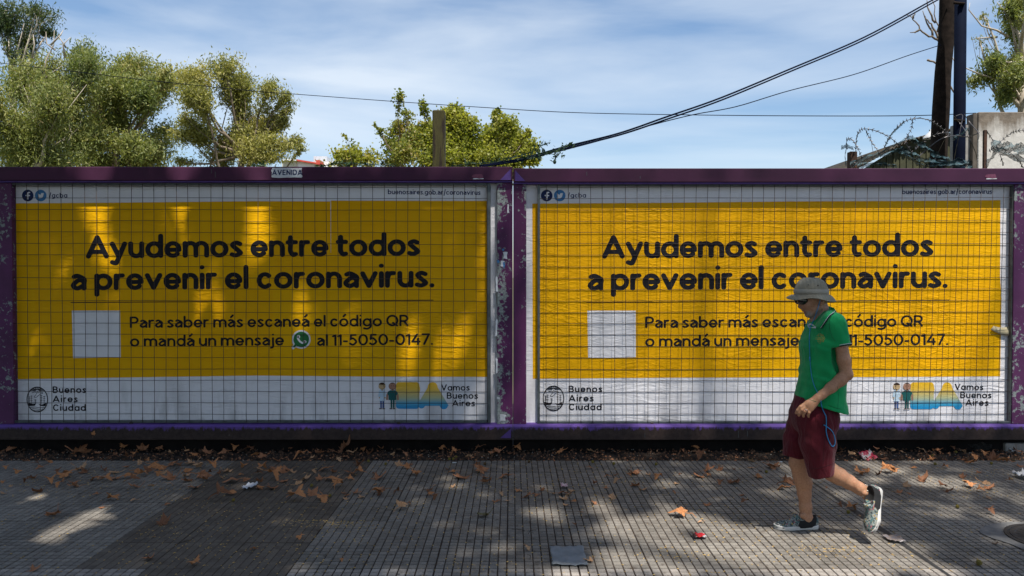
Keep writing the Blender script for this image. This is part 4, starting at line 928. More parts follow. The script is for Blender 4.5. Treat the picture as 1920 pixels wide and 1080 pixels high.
ra_ = at(1606, 316, D0); rb_ = at(1700, 264, D0); rc_ = at(1832, 229, D0)
corr(ra_, rb_, 0, 4.5, CORR, 'roof_sheet', sh); corr(rb_ + Vector((.003, -.01, .004)), rc_, 0, 4.5, CORR, 'roof_sheet', sh)
vs = [(ra_.x + .1, D0 + .12, 0), (rc_.x, D0 + .12, 0), (rc_.x, D0 + .12, rc_.z - .05), (rb_.x, D0 + .12, rb_.z - .05), (ra_.x + .1, D0 + .12, ra_.z - .04)]
m_ = MB(); m_.poly([(x, y, z) for x, y, z in vs]); m_.poly([(x, y + .05, z) for x, y, z in vs[::-1]]); m_.build('gable_wall', GRNS, sh)
for q in range(18):
    xx = ra_.x + .35 + q * .115
    if xx < rc_.x: MB().box((xx, D0 + .10, 0), (xx + .02, D0 + .1195, min(rb_.z - .1 if xx > rb_.x else ra_.z + (rb_.z - ra_.z) * (xx - ra_.x) / (rb_.x - ra_.x) - .1, 9))).build('sheet_rib', GRNS, sh)
lampm = plain('white_enamel', (.5, .5, .5), (.6, .6, .6), 5, .4)
pp = at(1747, 256, 12.0); o = MB(); disc_prof(o, [(.13, -.03), (.12, .0), (.07, .05), (.03, .09), (.02, .12)], 20); o = o.build('dish_lamp', lampm, None, True); o.location = pp
tag(o, 'white dish shaped lamp beside the wooden pole above the shed roof', 'lamp')
MB().tube([(0, 0, .11), (.02, .1, .12), (.12, .1, .08), (.14, 0, -.1), (.14, 0, -.5)], .012, 6).build('bracket', WOODD, o)
# concrete wall
t = NT('stained_concrete'); v = t.pos(); a = t.noise(t.n('ShaderNodeMapping', {'Vector': v, 'Scale': (2.2, 1, .5)}).outputs[0], 2.4, 7, .65); b = t.noise(v, 9, 6, .7); z = t.sep(v)[2]
zt_ = at(1870, 210, 12).z
edge_ = t.ramp(t.math('ADD', t.math('SUBTRACT', zt_, z), t.math('MULTIPLY', t.math('SUBTRACT', a, .5), .9)), [(.12, 1.0), (.42, 0.0)])
c = t.mix(b, (.42, .40, .37), (.62, .60, .56)); c = t.mix(edge_, c, t.ramp(b, [(.3, (.10, .08, .06)), (.7, (.22, .18, .14))])); c = t.mix(t.ramp(b, [(.66, 0.0), (.7, .8)]), c, (.14, .12, .10))
t.bs(Base_Color=c, Roughness=.92); t.bump(b, .5, .02); CONC = t.m
a_ = at(1835, 208, 12); mb = MB(); x1 = at(2150, 208, 12).x
cw = empty('concrete_wall', (a_.x, 12, 0), 0, 'weathered grey concrete wall with a dark stained top at the right edge', 'wall')
MB().box((0, 0, 0), (x1 - a_.x, .25, zt_), 0, .01).build('wall_slab', CONC, cw)
MB().box((-.075, .02, 0), (-.003, .2, zt_ - .02), 0, .006).build('end_post', plain('dark_stained_concrete', (.06, .05, .04), (.12, .1, .08), 8, .9, .4), cw)
MB().box((-.33, .1, 0), (-.08, .22, at(1815, 232, 12).z)).build('render_panel', plain('grey_render', (.2, .19, .18), (.32, .31, .29), 6, .9, .3), cw)
RUST = plain('rusty_iron', (.03, .014, .009), (.09, .04, .02), 14, .85, .4, .2)
for (xx, yt_, D_, w_, lb) in ((1597.5, 285, 8, 6.5, 'short rusty iron post under the razor wire at the end of the netting'), (1846, 244, 8.6, 2.6, 'thin rusty iron stake in front of the concrete wall')):
    p = at(xx, 320, D_); q = at(xx, yt_, D_); k = D_ / F
    o = MB(); o.box((-w_ * k, -w_ * k, 0), (w_ * k, -w_ * k + .006, q.z), 0); o.box((-w_ * k, -w_ * k + .0065, 0), (-w_ * k + .006, w_ * k, q.z - .002), 0); o = o.build('iron_stake', RUST); o.location = (p.x, D_, 0); tag(o, lb, 'stake')
# razor wire and netting
rwm = plain('weathered_wire', (.05, .045, .045), (.13, .12, .12), 20, .5, 0, .6)
def cr3(x, y): return 1540 + x / 3.176, y / 3.176
rz = empty('barbed_wire', (0, 0, 0), 0, 'loose coils of barbed wire tangled with blue netting on top of the right hoarding', 'barbed wire')
D_ = 7.9
def bw(pts, r_=.004, dd=0.0, barbs=True, lens=6):
    P_ = crm([cr3(*p) for p in pts], lens); P3 = [Vector(at(x, y, D_ + dd + .12 * math.sin(i * .35))) for i, (x, y) in enumerate(P_)]
    B = MB(); B.tube(P3, r_, 5)
    B.build('wire_strand', rwm, rz)
    if barbs:
        Bb = MB()
        for i in range(1, len(P3) - 1, 2):
            c_ = P3[i]; t_ = (P3[i + 1] - P3[i - 1]).normalized(); n_ = t_.cross(Vector((0, 1, 0))).normalized()
            for s_ in (-1, 1): Bb.tube([c_ - t_ * .012, c_ + n_ * .022 * s_ + t_ * .008], [.006, .002], 4)
        Bb.build('barbs', rwm, rz)['kind'] = 'stuff'
bw([(205, 985), (206, 860), (218, 795), (250, 768), (320, 778), (400, 815), (470, 870), (520, 930)]); bw([(375, 880), (405, 815), (450, 760), (500, 722), (570, 704), (640, 716), (700, 750), (760, 800)], dd=.1)
bw([(268, 778), (290, 830), (330, 890), (355, 930)], .003); bw([(545, 708), (535, 770), (500, 840), (545, 915)], .003, -.1); bw([(150, 830), (180, 830), (215, 880), (245, 945)], .003); bw([(560, 950), (640, 880), (720, 825), (800, 808), (870, 815), (930, 795), (940, 790)], .006, -.1, False)
bw([(852, 680), (885, 730), (935, 790), (935, 830)], .004, .05, False); bw([(790, 690), (830, 740), (870, 800), (915, 900), (930, 960)], .004, 0, False); bw([(800, 690), (840, 685), (830, 760), (800, 900), (790, 960)], .004, .1, False)
bw([(985, 780), (1030, 850), (1060, 910), (1085, 985)], .004, .2); bw([(1060, 850), (1120, 800), (1170, 780), (1230, 772)], .003, .3); bw([(560, 890), (600, 850), (680, 800), (760, 790)], .003, .15); bw([(1000, 900), (1040, 880), (1110, 900), (1180, 960), (1200, 1000)], .003, .2); bw([(660, 985), (700, 900), (735, 830), (770, 790)], .003, .2, False); bw([(290, 800), (300, 860), (310, 920)], .0025, 0, False)
t = NT('blue_green_netting'); v = t.pos(); a = t.noise(v, 30, 4)
t.bs(Base_Color=t.ramp(a, [(.3, (.010, .035, .045)), (.7, (.035, .10, .12))]), Roughness=.6, Alpha=t.ramp(t.noise(v, 55, 3, .7), [(.36, .15), (.52, .9)])); NET = t.m
def net(pts, w_, seed, dd=0.0):
    g = np.random.default_rng(seed); P_ = crm([cr3(*p) for p in pts], 7); vs = []; fs = []
    ww = w_ / 3.176; m_ = 5
    for i, (x, y) in enumerate(P_):
        wv = ww * (1 + .35 * math.sin(i * .9 + seed))
        for j in range(m_):
            f_ = j / (m_ - 1) - .5
            vs.append(tuple(at(x + g.normal() * .6, y + f_ * wv + g.normal() * 1.1, D_ - .05 + dd + .07 * math.sin(j * 2.1 + i * .7 + seed))))
    for i in range(len(P_) - 1):
        for j in range(m_ - 1): q = i * m_ + j; fs.append([q, q + 1, q + m_ + 1, q + m_])
    return mesh_obj('netting', vs, fs, NET, rz, True)
net([(170, 985), (260, 945), (370, 915), (480, 895), (560, 930), (640, 965), (760, 980), (880, 985)], 34, 1); net([(340, 920), (400, 880), (470, 850), (520, 812)], 14, 2, .05); net([(515, 812), (560, 840), (620, 880), (700, 930), (770, 965)], 34, 3, .08)
net([(480, 905), (540, 950), (600, 985)], 30, 4, .1); net([(1010, 870), (1080, 872), (1150, 882), (1230, 885)], 55, 5, .2); net([(980, 985), (1020, 930), (1060, 895), (1130, 930), (1230, 960)], 34, 6, .3); net([(118, 880), (150, 872), (190, 885)], 22, 7); net([(150, 985), (140, 930), (150, 880), (150, 830)], 16, 8)
net([(600, 990), (720, 975), (840, 965), (900, 985)], 40, 9, .12); net([(375, 880), (420, 800), (480, 740), (495, 725)], 9, 10, .02); net([(780, 830), (830, 800), (870, 770), (880, 790)], 22, 11, .1); net([(200, 990), (320, 975), (450, 990)], 24, 12, .2)
# overhead cables
CAB = plain('blue_black_cable', (.002, .004, .014), (.004, .007, .022), 8, .85, spec=.05)
def cable(pts, r_, label, parent=None):
    a_ = crm([(p[0], p[1]) for p in pts], 8); P3 = []
    for i, (x, y) in enumerate(a_):
        f_ = i / 8; j = min(int(f_), len(pts) - 2); D = pts[j][2] + (pts[j + 1][2] - pts[j][2]) * (f_ - j); P3.append(at(x, y, D))
    o = MB().tube(P3, r_, 6).build('overhead_cable', CAB, None, True); return tag(o, label, 'cable', 'cables against the sky')
cable([(1790, -22, 10.8), (1745, 2, 10.6), (1620, 70, 10), (1480, 130, 9.4), (1350, 184, 8.8), (1250, 219, 8.4), (1160, 250, 8.1), (1060, 275, 7.8), (980, 297, 7.5), (900, 311, 7.2)], .011, 'upper strand of the thick dark blue cable running down to the hoardings')
cable([(1792, -18, 10.7), (1747, 6, 10.5), (1622, 74, 9.9), (1482, 134, 9.3), (1352, 188, 8.7), (1252, 223, 8.3), (1162, 253, 8.0), (1062, 278, 7.7), (982, 300, 7.45), (905, 312, 7.2)], .010, 'lower strand of the thick dark blue cable running down to the hoardings')
cable([(1765, 84, 10.9), (1700, 105, 10.4), (1600, 140, 9.8), (1480, 170, 9.2), (1380, 200, 8.8), (1300, 215, 8.5), (1220, 235, 8.2), (1130, 262, 7.9), (1040, 286, 7.6)], .006, 'thinner dark cable sagging below the thick one')
cable([(-60, 112, 16), (0, 118, 16), (180, 139, 15.5), (300, 153, 15), (480, 171, 14.5), (560, 177, 14.4), (750, 191, 14), (900, 201, 13.5), (1050, 210, 13), (1200, 214, 12.5), (1450, 217, 12), (1700, 217, 11.5), (1830, 212, 11.4)], .0065, 'long thin wire crossing the whole sky in front of the trees')
# vines on the rim and fruit
vn = empty('climbing_vine', (0, 0, 0), 0, 'dark climbing vine with leaves along the rim and up the thick cable', 'vine'); B = MB()
P_ = []; g = np.random.default_rng(12)
for pts, D_ in (([(600, 312), (640, 306), (690, 308), (740, 311)], 7.2), ([(850, 311), (900, 306), (960, 301), (1010, 291), (1050, 279), (1075, 270)], 7.45), ([(1000, 292), (1030, 288), (1045, 292), (1050, 285)], 7.6), ([(1010, 278), (1020, 270), (1030, 268)], 7.6), ([(480, 312), (490, 308), (496, 312)], 7.1), ([(1040, 288), (1041, 299)], 7.6), ([(930, 305), (980, 290), (1012, 280)], 7.4)):
    c_ = crm(pts, 8); P3 = [Vector(at(x, y, D_)) for x, y in c_]; B.tube(P3, .004, 4)
    for p in P3:
        for q in range(3 if D_ < 7.5 else 1): P_.append(np.array(p) + g.normal(size=3) * np.array([.03, .03, .016]))
B.build('stem', VINE, vn)
leaves_mesh('foliage', np.array(P_), .05, VINE, vn, 2.6, .1, g=g)
FR = plain('green_fruit', (.02, .05, .03), (.04, .08, .045), 8, .5)
def lathe(prof, k=12, c=(0, 0, 0)):
    m_ = MB(); n = 0
    for (r_, z) in prof:
        for j in range(k): a = 2 * math.pi * j / k; m_.v.append((c[0] + r_ * math.cos(a), c[1] + r_ * math.sin(a), c[2] + z))
    for i in range(len(prof) - 1):
        for j in range(k): m_.f.append([i * k + j, i * k + (j + 1) % k, (i + 1) * k + (j + 1) % k, (i + 1) * k + j]); m_.mi.append(0)
    return m_
for (x, y) in ((1040, 303), (1011, 297)):
    p = at(x, y, 7.6); lathe([(.001, -.026), (.010, -.023), (.017, -.010), (.018, .0), (.012, .015), (.004, .025), (.001, .027)], 12, p).build('fruit', FR, vn, True)
# far building
fb = empty('far_building', (0, 0, 0), 0, 'cream building with a red edged white roof far behind the trees', 'building')
D_ = 75; k = D_ / F
bc = plain('cream_wall', (.45, .42, .33), (.5, .47, .38), 3, .9); wr = plain('white_parapet', (.7, .7, .7), (.78, .78, .78), 3, .8); rd_ = plain('red_trim', (.45, .05, .03), (.5, .07, .04), 3, .7); gy = plain('grey_block', (.4, .42, .45), (.45, .47, .5), 3, .8)
def fbx(xa, ya, xb, yb, dy, dep, m_, nm):
    a_ = at(xa, yb, D_ + dy); b_ = at(xb, ya, D_ + dy); return MB().box((a_.x, D_ + dy, a_.z), (b_.x, D_ + dy + dep, b_.z)).build(nm, m_, fb)
fbx(529, 300, 556, 330, 0, 8, bc, 'wall'); fbx(556, 303, 640, 330, .2, 8, wr, 'wall'); 
a_, b_, c_, d_ = at(556, 298.5, D_ - .3), at(606, 306.5, D_ - .3), at(606, 309, D_ - .3), at(556, 301.5, D_ - .3)
v_ = [a_, b_, c_, d_]; mesh_obj('roof_edge', [tuple(p) for p in v_] + [(p.x, p.y + 8, p.z) for p in v_], [[3, 2, 1, 0], [4, 5, 6, 7], [0, 1, 5, 4], [1, 2, 6, 5], [2, 3, 7, 6], [3, 0, 4, 7]], rd_, fb)
fbx(530, 298, 555.5, 301, -.4, 8, wr, 'parapet'); fbx(588, 293, 613, 302, 3, 4, gy, 'rooftop_block'); fbx(592.5, 300, 600, 308, -1, 1.5, rd_, 'chimney')
# ---------------- walking man: smooth blended volumes turned into surfaces ----------------
from mathutils.bvhtree import BVHTree
class Vol:
    def __init__(s, lo, hi, h):
        s.lo = np.array(lo, float); s.h = h; s.n = np.ceil((np.array(hi) - s.lo) / h).astype(int) + 1
        s.ax = [(s.lo[i] + np.arange(s.n[i]) * h).astype(np.float32) for i in range(3)]
        s.f = np.full(s.n, .2, np.float32)
    def win(s, a, b):
        i0 = np.clip(((np.array(a) - s.lo) / s.h).astype(int), 0, s.n - 1); i1 = np.clip(((np.array(b) - s.lo) / s.h).astype(int) + 2, 0, s.n)
        sl = tuple(slice(i0[i], i1[i]) for i in range(3))
        return sl, s.ax[0][sl[0]][:, None, None], s.ax[1][sl[1]][None, :, None], s.ax[2][sl[2]][None, None, :]
    def put(s, fn, a, b, k, op='u'):
        sl, x, y, z = s.win(a, b); 
        if 0 in s.f[sl].shape: return
        d = fn(x, y, z); f = s.f[sl]
        if op == 'u':
            if k: q = np.clip(.5 + .5 * (f - d) / k, 0, 1); s.f[sl] = f + (d - f) * q - k * q * (1 - q)
            else: s.f[sl] = np.minimum(f, d)
        elif op == 's':
            q = np.clip(.5 - .5 * (f + d) / max(k, 1e-6), 0, 1); s.f[sl] = f + (-d - f) * q + k * q * (1 - q)
    def cone(s, a, b, ra, rb, k=.02, sy=1.0, y0=None, op='u'):
        a = np.array(a, float); b = np.array(b, float); yc = (a[1] if y0 is None else y0)
        A = np.array([a[0], (a[1] - yc) * sy, a[2]]); Bv = np.array([b[0], (b[1] - yc) * sy, b[2]]); v = Bv - A; l = (v * v).sum() + 1e-9
        def fn(x, y, z):
            yy = (y - yc) * sy; t_ = np.clip(((x - A[0]) * v[0] + (yy - A[1]) * v[1] + (z - A[2]) * v[2]) / l, 0, 1)
            return np.sqrt((x - A[0] - t_ * v[0]) ** 2 + (yy - A[1] - t_ * v[1]) ** 2 + (z - A[2] - t_ * v[2]) ** 2) - (ra + (rb - ra) * t_)
        m_ = max(ra, rb) + k * 1.5 + .02; mv = np.array([m_, m_ / min(sy, 1), m_])
        s.put(fn, np.minimum(a, b) - mv, np.maximum(a, b) + mv, k, op)
    def ell(s, c, r, k=.02, op='u', M=None):
        c = np.array(c, float); r = np.array(r, float)
        def fn(x, y, z):
            q = [x - c[0], y - c[1], z - c[2]]
            if M is not None: q = [M[i][0] * q[0] + M[i][1] * q[1] + M[i][2] * q[2] for i in range(3)]
            k0 = np.sqrt(sum((q[i] / r[i]) ** 2 for i in range(3))); k1 = np.sqrt(sum((q[i] / r[i] ** 2) ** 2 for i in range(3))) + 1e-6
            return k0 * (k0 - 1) / k1
        m_ = r.max() + k * 1.5 + .02; s.put(fn, c - m_, c + m_, k, op)
    def plane(s, p, n_, k=.004):                      # keep the side n_ points away from
        p = np.array(p, float); n_ = np.array(n_, float); n_ /= np.linalg.norm(n_)
        x, y, z = s.ax[0][:, None, None], s.ax[1][None, :, None], s.ax[2][None, None, :]
        d = (x - p[0]) * n_[0] + (y - p[1]) * n_[1] + (z - p[2]) * n_[2]; s.f = np.maximum(s.f, d.astype(np.float32))
    def warp(s, fn):
        s.f += fn(s.ax[0][:, None, None], s.ax[1][None, :, None], s.ax[2][None, None, :]).astype(np.float32)
    def mesh(s):
        f = s.f; ins = f < 0; nx, ny, nz = f.shape
        c = [ins[i:nx - 1 + i, j:ny - 1 + j, k:nz - 1 + k] for i in (0, 1) for j in (0, 1) for k in (0, 1)]
        cnt = sum(a.astype(np.int8) for a in c); act = (cnt > 0) & (cnt < 8)
        idx = np.full(act.shape, -1, np.int64); I = np.argwhere(act); idx[act] = np.arange(len(I))
        acc = np.zeros((len(I), 3)); w_ = np.zeros(len(I))
        cor = [(i, j, k) for i in (0, 1) for j in (0, 1) for k in (0, 1)]
        for a in range(8):
            for b in range(a + 1, 8):
                ca, cb = np.array(cor[a]), np.array(cor[b])
                if np.abs(ca - cb).sum() != 1: continue
                fa = f[I[:, 0] + ca[0], I[:, 1] + ca[1], I[:, 2] + ca[2]]; fb = f[I[:, 0] + cb[0], I[:, 1] + cb[1], I[:, 2] + cb[2]]
                m_ = (fa < 0) != (fb < 0); t_ = np.where(m_, fa / np.where(m_, fa - fb, 1), 0)
                acc += np.where(m_[:, None], ca + (cb - ca) * t_[:, None], 0); w_ += m_
        V = s.lo + (I + acc / w_[:, None]) * s.h
        Q = []
        for axn in range(3):
            o1, o2 = [(1, 2), (2, 0), (0, 1)][axn]
            sl0 = [slice(None)] * 3; sl1 = [slice(None)] * 3; sl0[axn] = slice(0, -1); sl1[axn] = slice(1, None)
            a_, b_ = ins[tuple(sl0)], ins[tuple(sl1)]
            E_ = np.argwhere(a_ != b_); ok = (E_[:, o1] > 0) & (E_[:, o2] > 0) & (E_[:, o1] < f.shape[o1] - 1) & (E_[:, o2] < f.shape[o2] - 1); E_ = E_[ok]
            def g_(d1, d2):
                q = E_.copy(); q[:, o1] -= d1; q[:, o2] -= d2; return idx[q[:, 0], q[:, 1], q[:, 2]]
            quad = np.stack([g_(1, 1), g_(0, 1), g_(0, 0), g_(1, 0)], 1); fl = ~a_[E_[:, 0], E_[:, 1], E_[:, 2]]
            quad[fl] = quad[fl][:, ::-1]; Q.append(quad)
        Q = np.vstack(Q); Q = Q[(Q >= 0).all(1)]
        for _ in range(1):                              # light smoothing
            S_ = np.zeros_like(V); n_ = np.zeros(len(V))
            for i in range(4): np.add.at(S_, Q[:, i], V[Q[:, (i + 1) % 4]]); np.add.at(n_, Q[:, i], 1)
            V = V * .6 + .4 * S_ / np.maximum(n_, 1)[:, None]
        return V, Q
YM = 4.69
def M_(px, py, dy=0.0): return np.array(at(px, py, YM + dy))
man = empty('person', (M_(1530, 900)[0], YM, 0), 0, 'man in green polo shirt, maroon shorts and sun hat walking left past the right hoarding', 'person')
ORG = np.array(man.location)
def part(name, V, Q, mat, parent=man):
    return mesh_obj(name, V - (ORG if parent is man else ORG), Q, mat, parent, True)
# --- body ---
lo = M_(1440, 1003, 0); lo[2] = -.01; hi = M_(1662, 515, 0)
bo = Vol((lo[0], YM - .30, 0.0), (hi[0], YM + .30, 1.66), .0040)
def chain(v, pts, k=.02):
    for (a, ra), (b, rb) in zip(pts[:-1], pts[1:]): v.cone(a, b, ra, rb, k)
# torso
bo.cone(M_(1541, 632), M_(1537, 690), .085, .082, .02, .74, YM); bo.cone(M_(1537, 690), M_(1528, 770), .082, .108, .03, .70, YM)
bo.cone(M_(1556, 600, -.11), M_(1556, 600, .11), .052, .052, .04)
# neck, head
bo.cone(M_(1539, 580), M_(1549, 606), .050, .060, .025); bo.cone(M_(1527, 588), M_(1534, 612), .030, .045, .02)
bo.ell(M_(1529, 553), (.083, .073, .088), .02); bo.ell(M_(1515.5, 567), (.050, .057, .070), .028)
for s_ in (-1, 1):
    bo.cone(M_(1536, 576, .047 * s_), M_(1519, 589, .022 * s_), .019, .017, .022)
    bo.ell(M_(1512, 571, .036 * s_), (.022, .020, .024), .015); bo.ell(M_(1507, 564, .030 * s_), (.012, .014, .010), .006, 's')
    bo.cone(M_(1504.5, 558, .012 * s_), M_(1509, 556.5, .045 * s_), .009, .010, .012)
    bo.ell(M_(1502.8, 577.0, .010 * s_), (.009, .008, .007), .006)
    # ear: shell with a hollow
    bo.ell(M_(1541.5, 562.5, .076 * s_), (.020, .013, .032), .004); bo.ell(M_(1539.5, 561.5, .088 * s_), (.010, .008, .017), .002, 's'); bo.ell(M_(1539.5, 570.5, .076 * s_), (.009, .009, .010), .003)
bo.cone(M_(1505.0, 560), M_(1499.2, 574.6), .0085, .0115, .007); bo.cone(M_(1502, 577), M_(1506.0, 581.5), .008, .009, .008)
bo.cone(M_(1508.5, 583.2, -.017), M_(1508.5, 583.2, .017), .0065, .0065, .006); bo.cone(M_(1509.3, 586.2, -.014), M_(1509.3, 586.2, .014), .0068, .0068, .005)
bo.cone(M_(1507.0, 584.8, -.020), M_(1507.0, 584.8, .020), .0016, .0016, .003, op='s')
bo.ell(M_(1515, 591, 0), (.019, .022, .015), .014)
# near arm and far arm
chain(bo, [(M_(1569, 610, -.15), .044), (M_(1576, 640, -.178), .039), (M_(1582, 675, -.19), .0375), (M_(1586.5, 701, -.195), .0360)], .02)
chain(bo, [(M_(1587, 701.5, -.195), .0345), (M_(1576, 712, -.20), .0370), (M_(1558, 727, -.205), .0310), (M_(1541, 740.5, -.21), .0245), (M_(1533, 746, -.21), .0235)], .016)
bo.ell(M_(1592, 704.5, -.195), (.017, .02, .02), .02)
chain(bo, [(M_(1545, 612, .155), .046), (M_(1546, 690, .20), .036)], .02); chain(bo, [(M_(1546, 690, .20), .036), (M_(1526, 742, .21), .024)], .02)
def hand(sx, dy, sg):
    W = M_(1534 + sx, 745.5, dy)
    kn = [((1512.5, 755.5), (1501, 763), (1495.5, 769.5), (1492.6, 774.5)), ((1513.5, 760.2), (1503.2, 768), (1498.8, 774.2), (1498.0, 778.6)), ((1517, 764.2), (1509.2, 771.5), (1506.2, 777), (1506.6, 780.8)), ((1521.5, 767.2), (1516.8, 773.8), (1515.2, 778.4), (1516, 781.6))]
    rd = [.0110, .0112, .0106, .0095]
    for i, q in enumerate(kn):
        d0 = dy + sg * (-.010 + .004 * i)
        a = M_(q[0][0] + sx, q[0][1], d0); bo.cone(W, a, .0195, .0135, .010)
        bo.cone(a, M_(q[1][0] + sx, q[1][1], d0 - .000), rd[i] * 1.05, rd[i], .003); bo.cone(M_(q[1][0] + sx, q[1][1], d0), M_(q[2][0] + sx, q[2][1], d0 - sg * .010), rd[i], rd[i] * .92, .003)
        bo.cone(M_(q[2][0] + sx, q[2][1], d0 - sg * .010), M_(q[3][0] + sx, q[3][1], d0 - sg * .026), rd[i] * .92, rd[i] * .78, .003)
    bo.ell(M_(1522 + sx, 757, dy), (.034, .014, .026), .012)
    bo.cone(M_(1530 + sx, 748, dy - sg * .02), M_(1513 + sx, 755, dy - sg * .045), .016, .013, .012); bo.cone(M_(1513 + sx, 755, dy - sg * .045), M_(1500 + sx, 764, dy - sg * .05), .013, .010, .006)
hand(0, -.212, -1); hand(-4, .212, 1)
# hips, legs
bo.cone(M_(1527, 775, -.07), M_(1527, 775, .07), .105, .105, .03)
chain(bo, [(M_(1524, 782, .09), .088), (M_(1500, 840, .10), .064), (M_(1496, 868, .105), .053), (M_(1503, 892, .108), .0530), (M_(1506.5, 905, .108), .0520), (M_(1508, 925, .108), .0415), (M_(1510.5, 950, .108), .0375), (M_(1511, 968, .108), .039)], .018)
bo.ell(M_(1505, 967, .072), (.018, .014, .018), .012); bo.cone(M_(1512, 972, .108), M_(1516, 984, .108), .041, .034, .015); bo.cone(M_(1506, 976, .108), M_(1472, 987, .106), .036, .020, .02)
chain(bo, [(M_(1535, 785, -.09), .090), (M_(1538, 835, -.09), .066), (M_(1541, 866, -.092), .056), (M_(1560, 886, -.09), .0520), (M_(1573, 893, -.09), .0510), (M_(1592, 904, -.09), .0430), (M_(1610, 915, -.09), .0365), (M_(1622, 922, -.09), .0370)], .018)
bo.ell(M_(1621, 925, -.125), (.016, .012, .016), .010); bo.cone(M_(1624, 924, -.09), M_(1638, 924, -.092), .036, .031, .015); bo.cone(M_(1629, 930, -.09), M_(1637, 950, -.105), .033, .024, .02)
V, Q = bo.mesh()
t = NT('tanned_skin'); v = t.pos(obj=True); a = t.noise(v, 14, 5, .6); b = t.noise(v, 90, 4, .6); bd = t.n('ShaderNodeAttribute', attribute_name='beard').outputs['Fac']; lp = t.n('ShaderNodeAttribute', attribute_name='lips').outputs['Fac']; ls = t.n('ShaderNodeAttribute', attribute_name='limb').outputs['Fac']
c = t.ramp(a, [(.3, (.34, .165, .095)), (.7, (.46, .25, .155))]); c = t.mix(t.math('MULTIPLY', ls, .55), c, (.50, .26, .14))
c = t.mix(t.ramp(b, [(.38, 0.0), (.72, .5)]), c, (.24, .10, .06))
c = t.mix(t.ramp(t.noise(v, 5, 4, .6), [(.5, 0.0), (.75, .4)]), c, (.34, .15, .09))
c = t.mix(t.math('MULTIPLY', bd, t.ramp(t.noise(v, 220, 2), [(.35, .55), (.6, .95)])), c, (.27, .235, .21)); c = t.mix(lp, c, (.22, .085, .06))
t.bs(Base_Color=c, Roughness=.52, Subsurface_Weight=.12, Subsurface_Scale=.02, Specular_IOR_Level=.4); t.bump(t.math('ADD', t.noise(v, 22, 3), t.math('MULTIPLY', b, .5)), .35, .006); SKIN = t.m
body = part('body', V, Q, SKIN)
def attr(o, name, fn):
    V_ = np.empty(len(o.data.vertices) * 3); o.data.vertices.foreach_get('co', V_); V_ = V_.reshape(-1, 3) + ORG
    A = o.data.attributes.new(name, 'FLOAT', 'POINT'); A.data.foreach_set('value', np.clip(fn(V_), 0, 1).astype(np.float32))
def sph(px, py, r_, soft, ys=1.0):
    c_ = M_(px, py); return lambda V_: (r_ - np.sqrt((V_[:, 0] - c_[0]) ** 2 + ((V_[:, 1] - YM) * ys) ** 2 + (V_[:, 2] - c_[2]) ** 2)) / soft + .5
f1, f2, f3 = sph(1514, 591, .036, .02, .6), sph(1529, 584, .028, .02, .35), sph(1549, 560, .045, .02, .35)
attr(body, 'beard', lambda V_: np.maximum(np.maximum(f1(V_), f2(V_)), .7 * f3(V_)) * (V_[:, 2] > M_(0, 600)[2]))
attr(body, 'lips', lambda V_: sph(1506, 584.8, .013, .008, .45)(V_))
attr(body, 'limb', lambda V_: (M_(0, 640)[2] - V_[:, 2]) / .05)
# --- polo shirt ---
sv = Vol((M_(1475, 0)[0], YM - .32, M_(0, 790)[2]), (M_(1612, 0)[0], YM + .32, M_(0, 570)[2]), .0055)
sv.cone(M_(1543, 622), M_(1538.5, 650), .102, .110, .03, .60, YM); sv.cone(M_(1538.5, 650), M_(1541.5, 700), .112, .124, .03, .62, YM); sv.cone(M_(1541.5, 700), M_(1537, 765), .124, .154, .03, .70, YM)
for s_ in (-1, 1):
    q = 0 if s_ < 0 else -18
    sv.cone(M_(1553, 597, .06 * s_), M_(1566 + q * .4, 606, .14 * s_), .050, .056, .035); sv.cone(M_(1566 + q * .4, 608, .145 * s_), M_(1579 + q, 652, .182 * s_), .064, .0535, .03)
sv.cone(M_(1551, 590), M_(1545, 612), .056, .066, .02)
sa, sb = M_(1569, 606, -.15), M_(1580, 649.5, -.183); 
# hems
def cut_sleeve(v, side):
    a_, b_ = (sa, sb) if side < 0 else (M_(1560, 606, .15), M_(1561, 650, .183)); n_ = b_ - a_; n_ /= np.linalg.norm(n_)
    x, y, z = v.ax[0][:, None, None], v.ax[1][None, :, None], v.ax[2][None, None, :]
    near = (y - YM) * side > .0
    d = (x - b_[0]) * n_[0] + (y - b_[1]) * n_[1] + (z - b_[2]) * n_[2]
    rad = np.sqrt((x - b_[0]) ** 2 + (y - b_[1]) ** 2 + ((z - b_[2]) * .35) ** 2) - .072
    v.f = np.where((d > 0) & near & (rad < 0) & (np.abs(y - YM) > .125), np.maximum(v.f, d), v.f).astype(np.float32)
cut_sleeve(sv, -1); cut_sleeve(sv, 1)
h0, h1 = M_(1491, 746.5), M_(1577, 772); nrm = np.array([(h1 - h0)[2], 0, -(h1 - h0)[0]]); nrm = nrm if nrm[2] < 0 else -nrm
zc = M_(0, 655)[2]; sv.warp(lambda x, y, z: .0030 * np.sin(34 * (x * .9 - z * .55) + 3 * np.sin(z * 9 + y * 6)) * np.clip((zc + .03 - z) / .2, .15, 1) + .0022 * np.sin(70 * z + 25 * x + 14 * y) * np.exp(-((z - zc + .15) / .10) ** 2) + .0012 * np.sin(60 * x + 75 * z + 20 * y + 2 * np.sin(31 * z)))
sv.plane(h0, nrm)
V, Q = sv.mesh()
t = NT('green_polo_cotton'); v = t.pos(obj=True); a = t.noise(v, 9, 4); b = t.noise(v, 500, 2)
t.bs(Base_Color=t.ramp(a, [(.3, (.004, .25, .075)), (.7, (.008, .34, .10))]), Roughness=.85, Specular_IOR_Level=.2, Sheen_Weight=.15); 
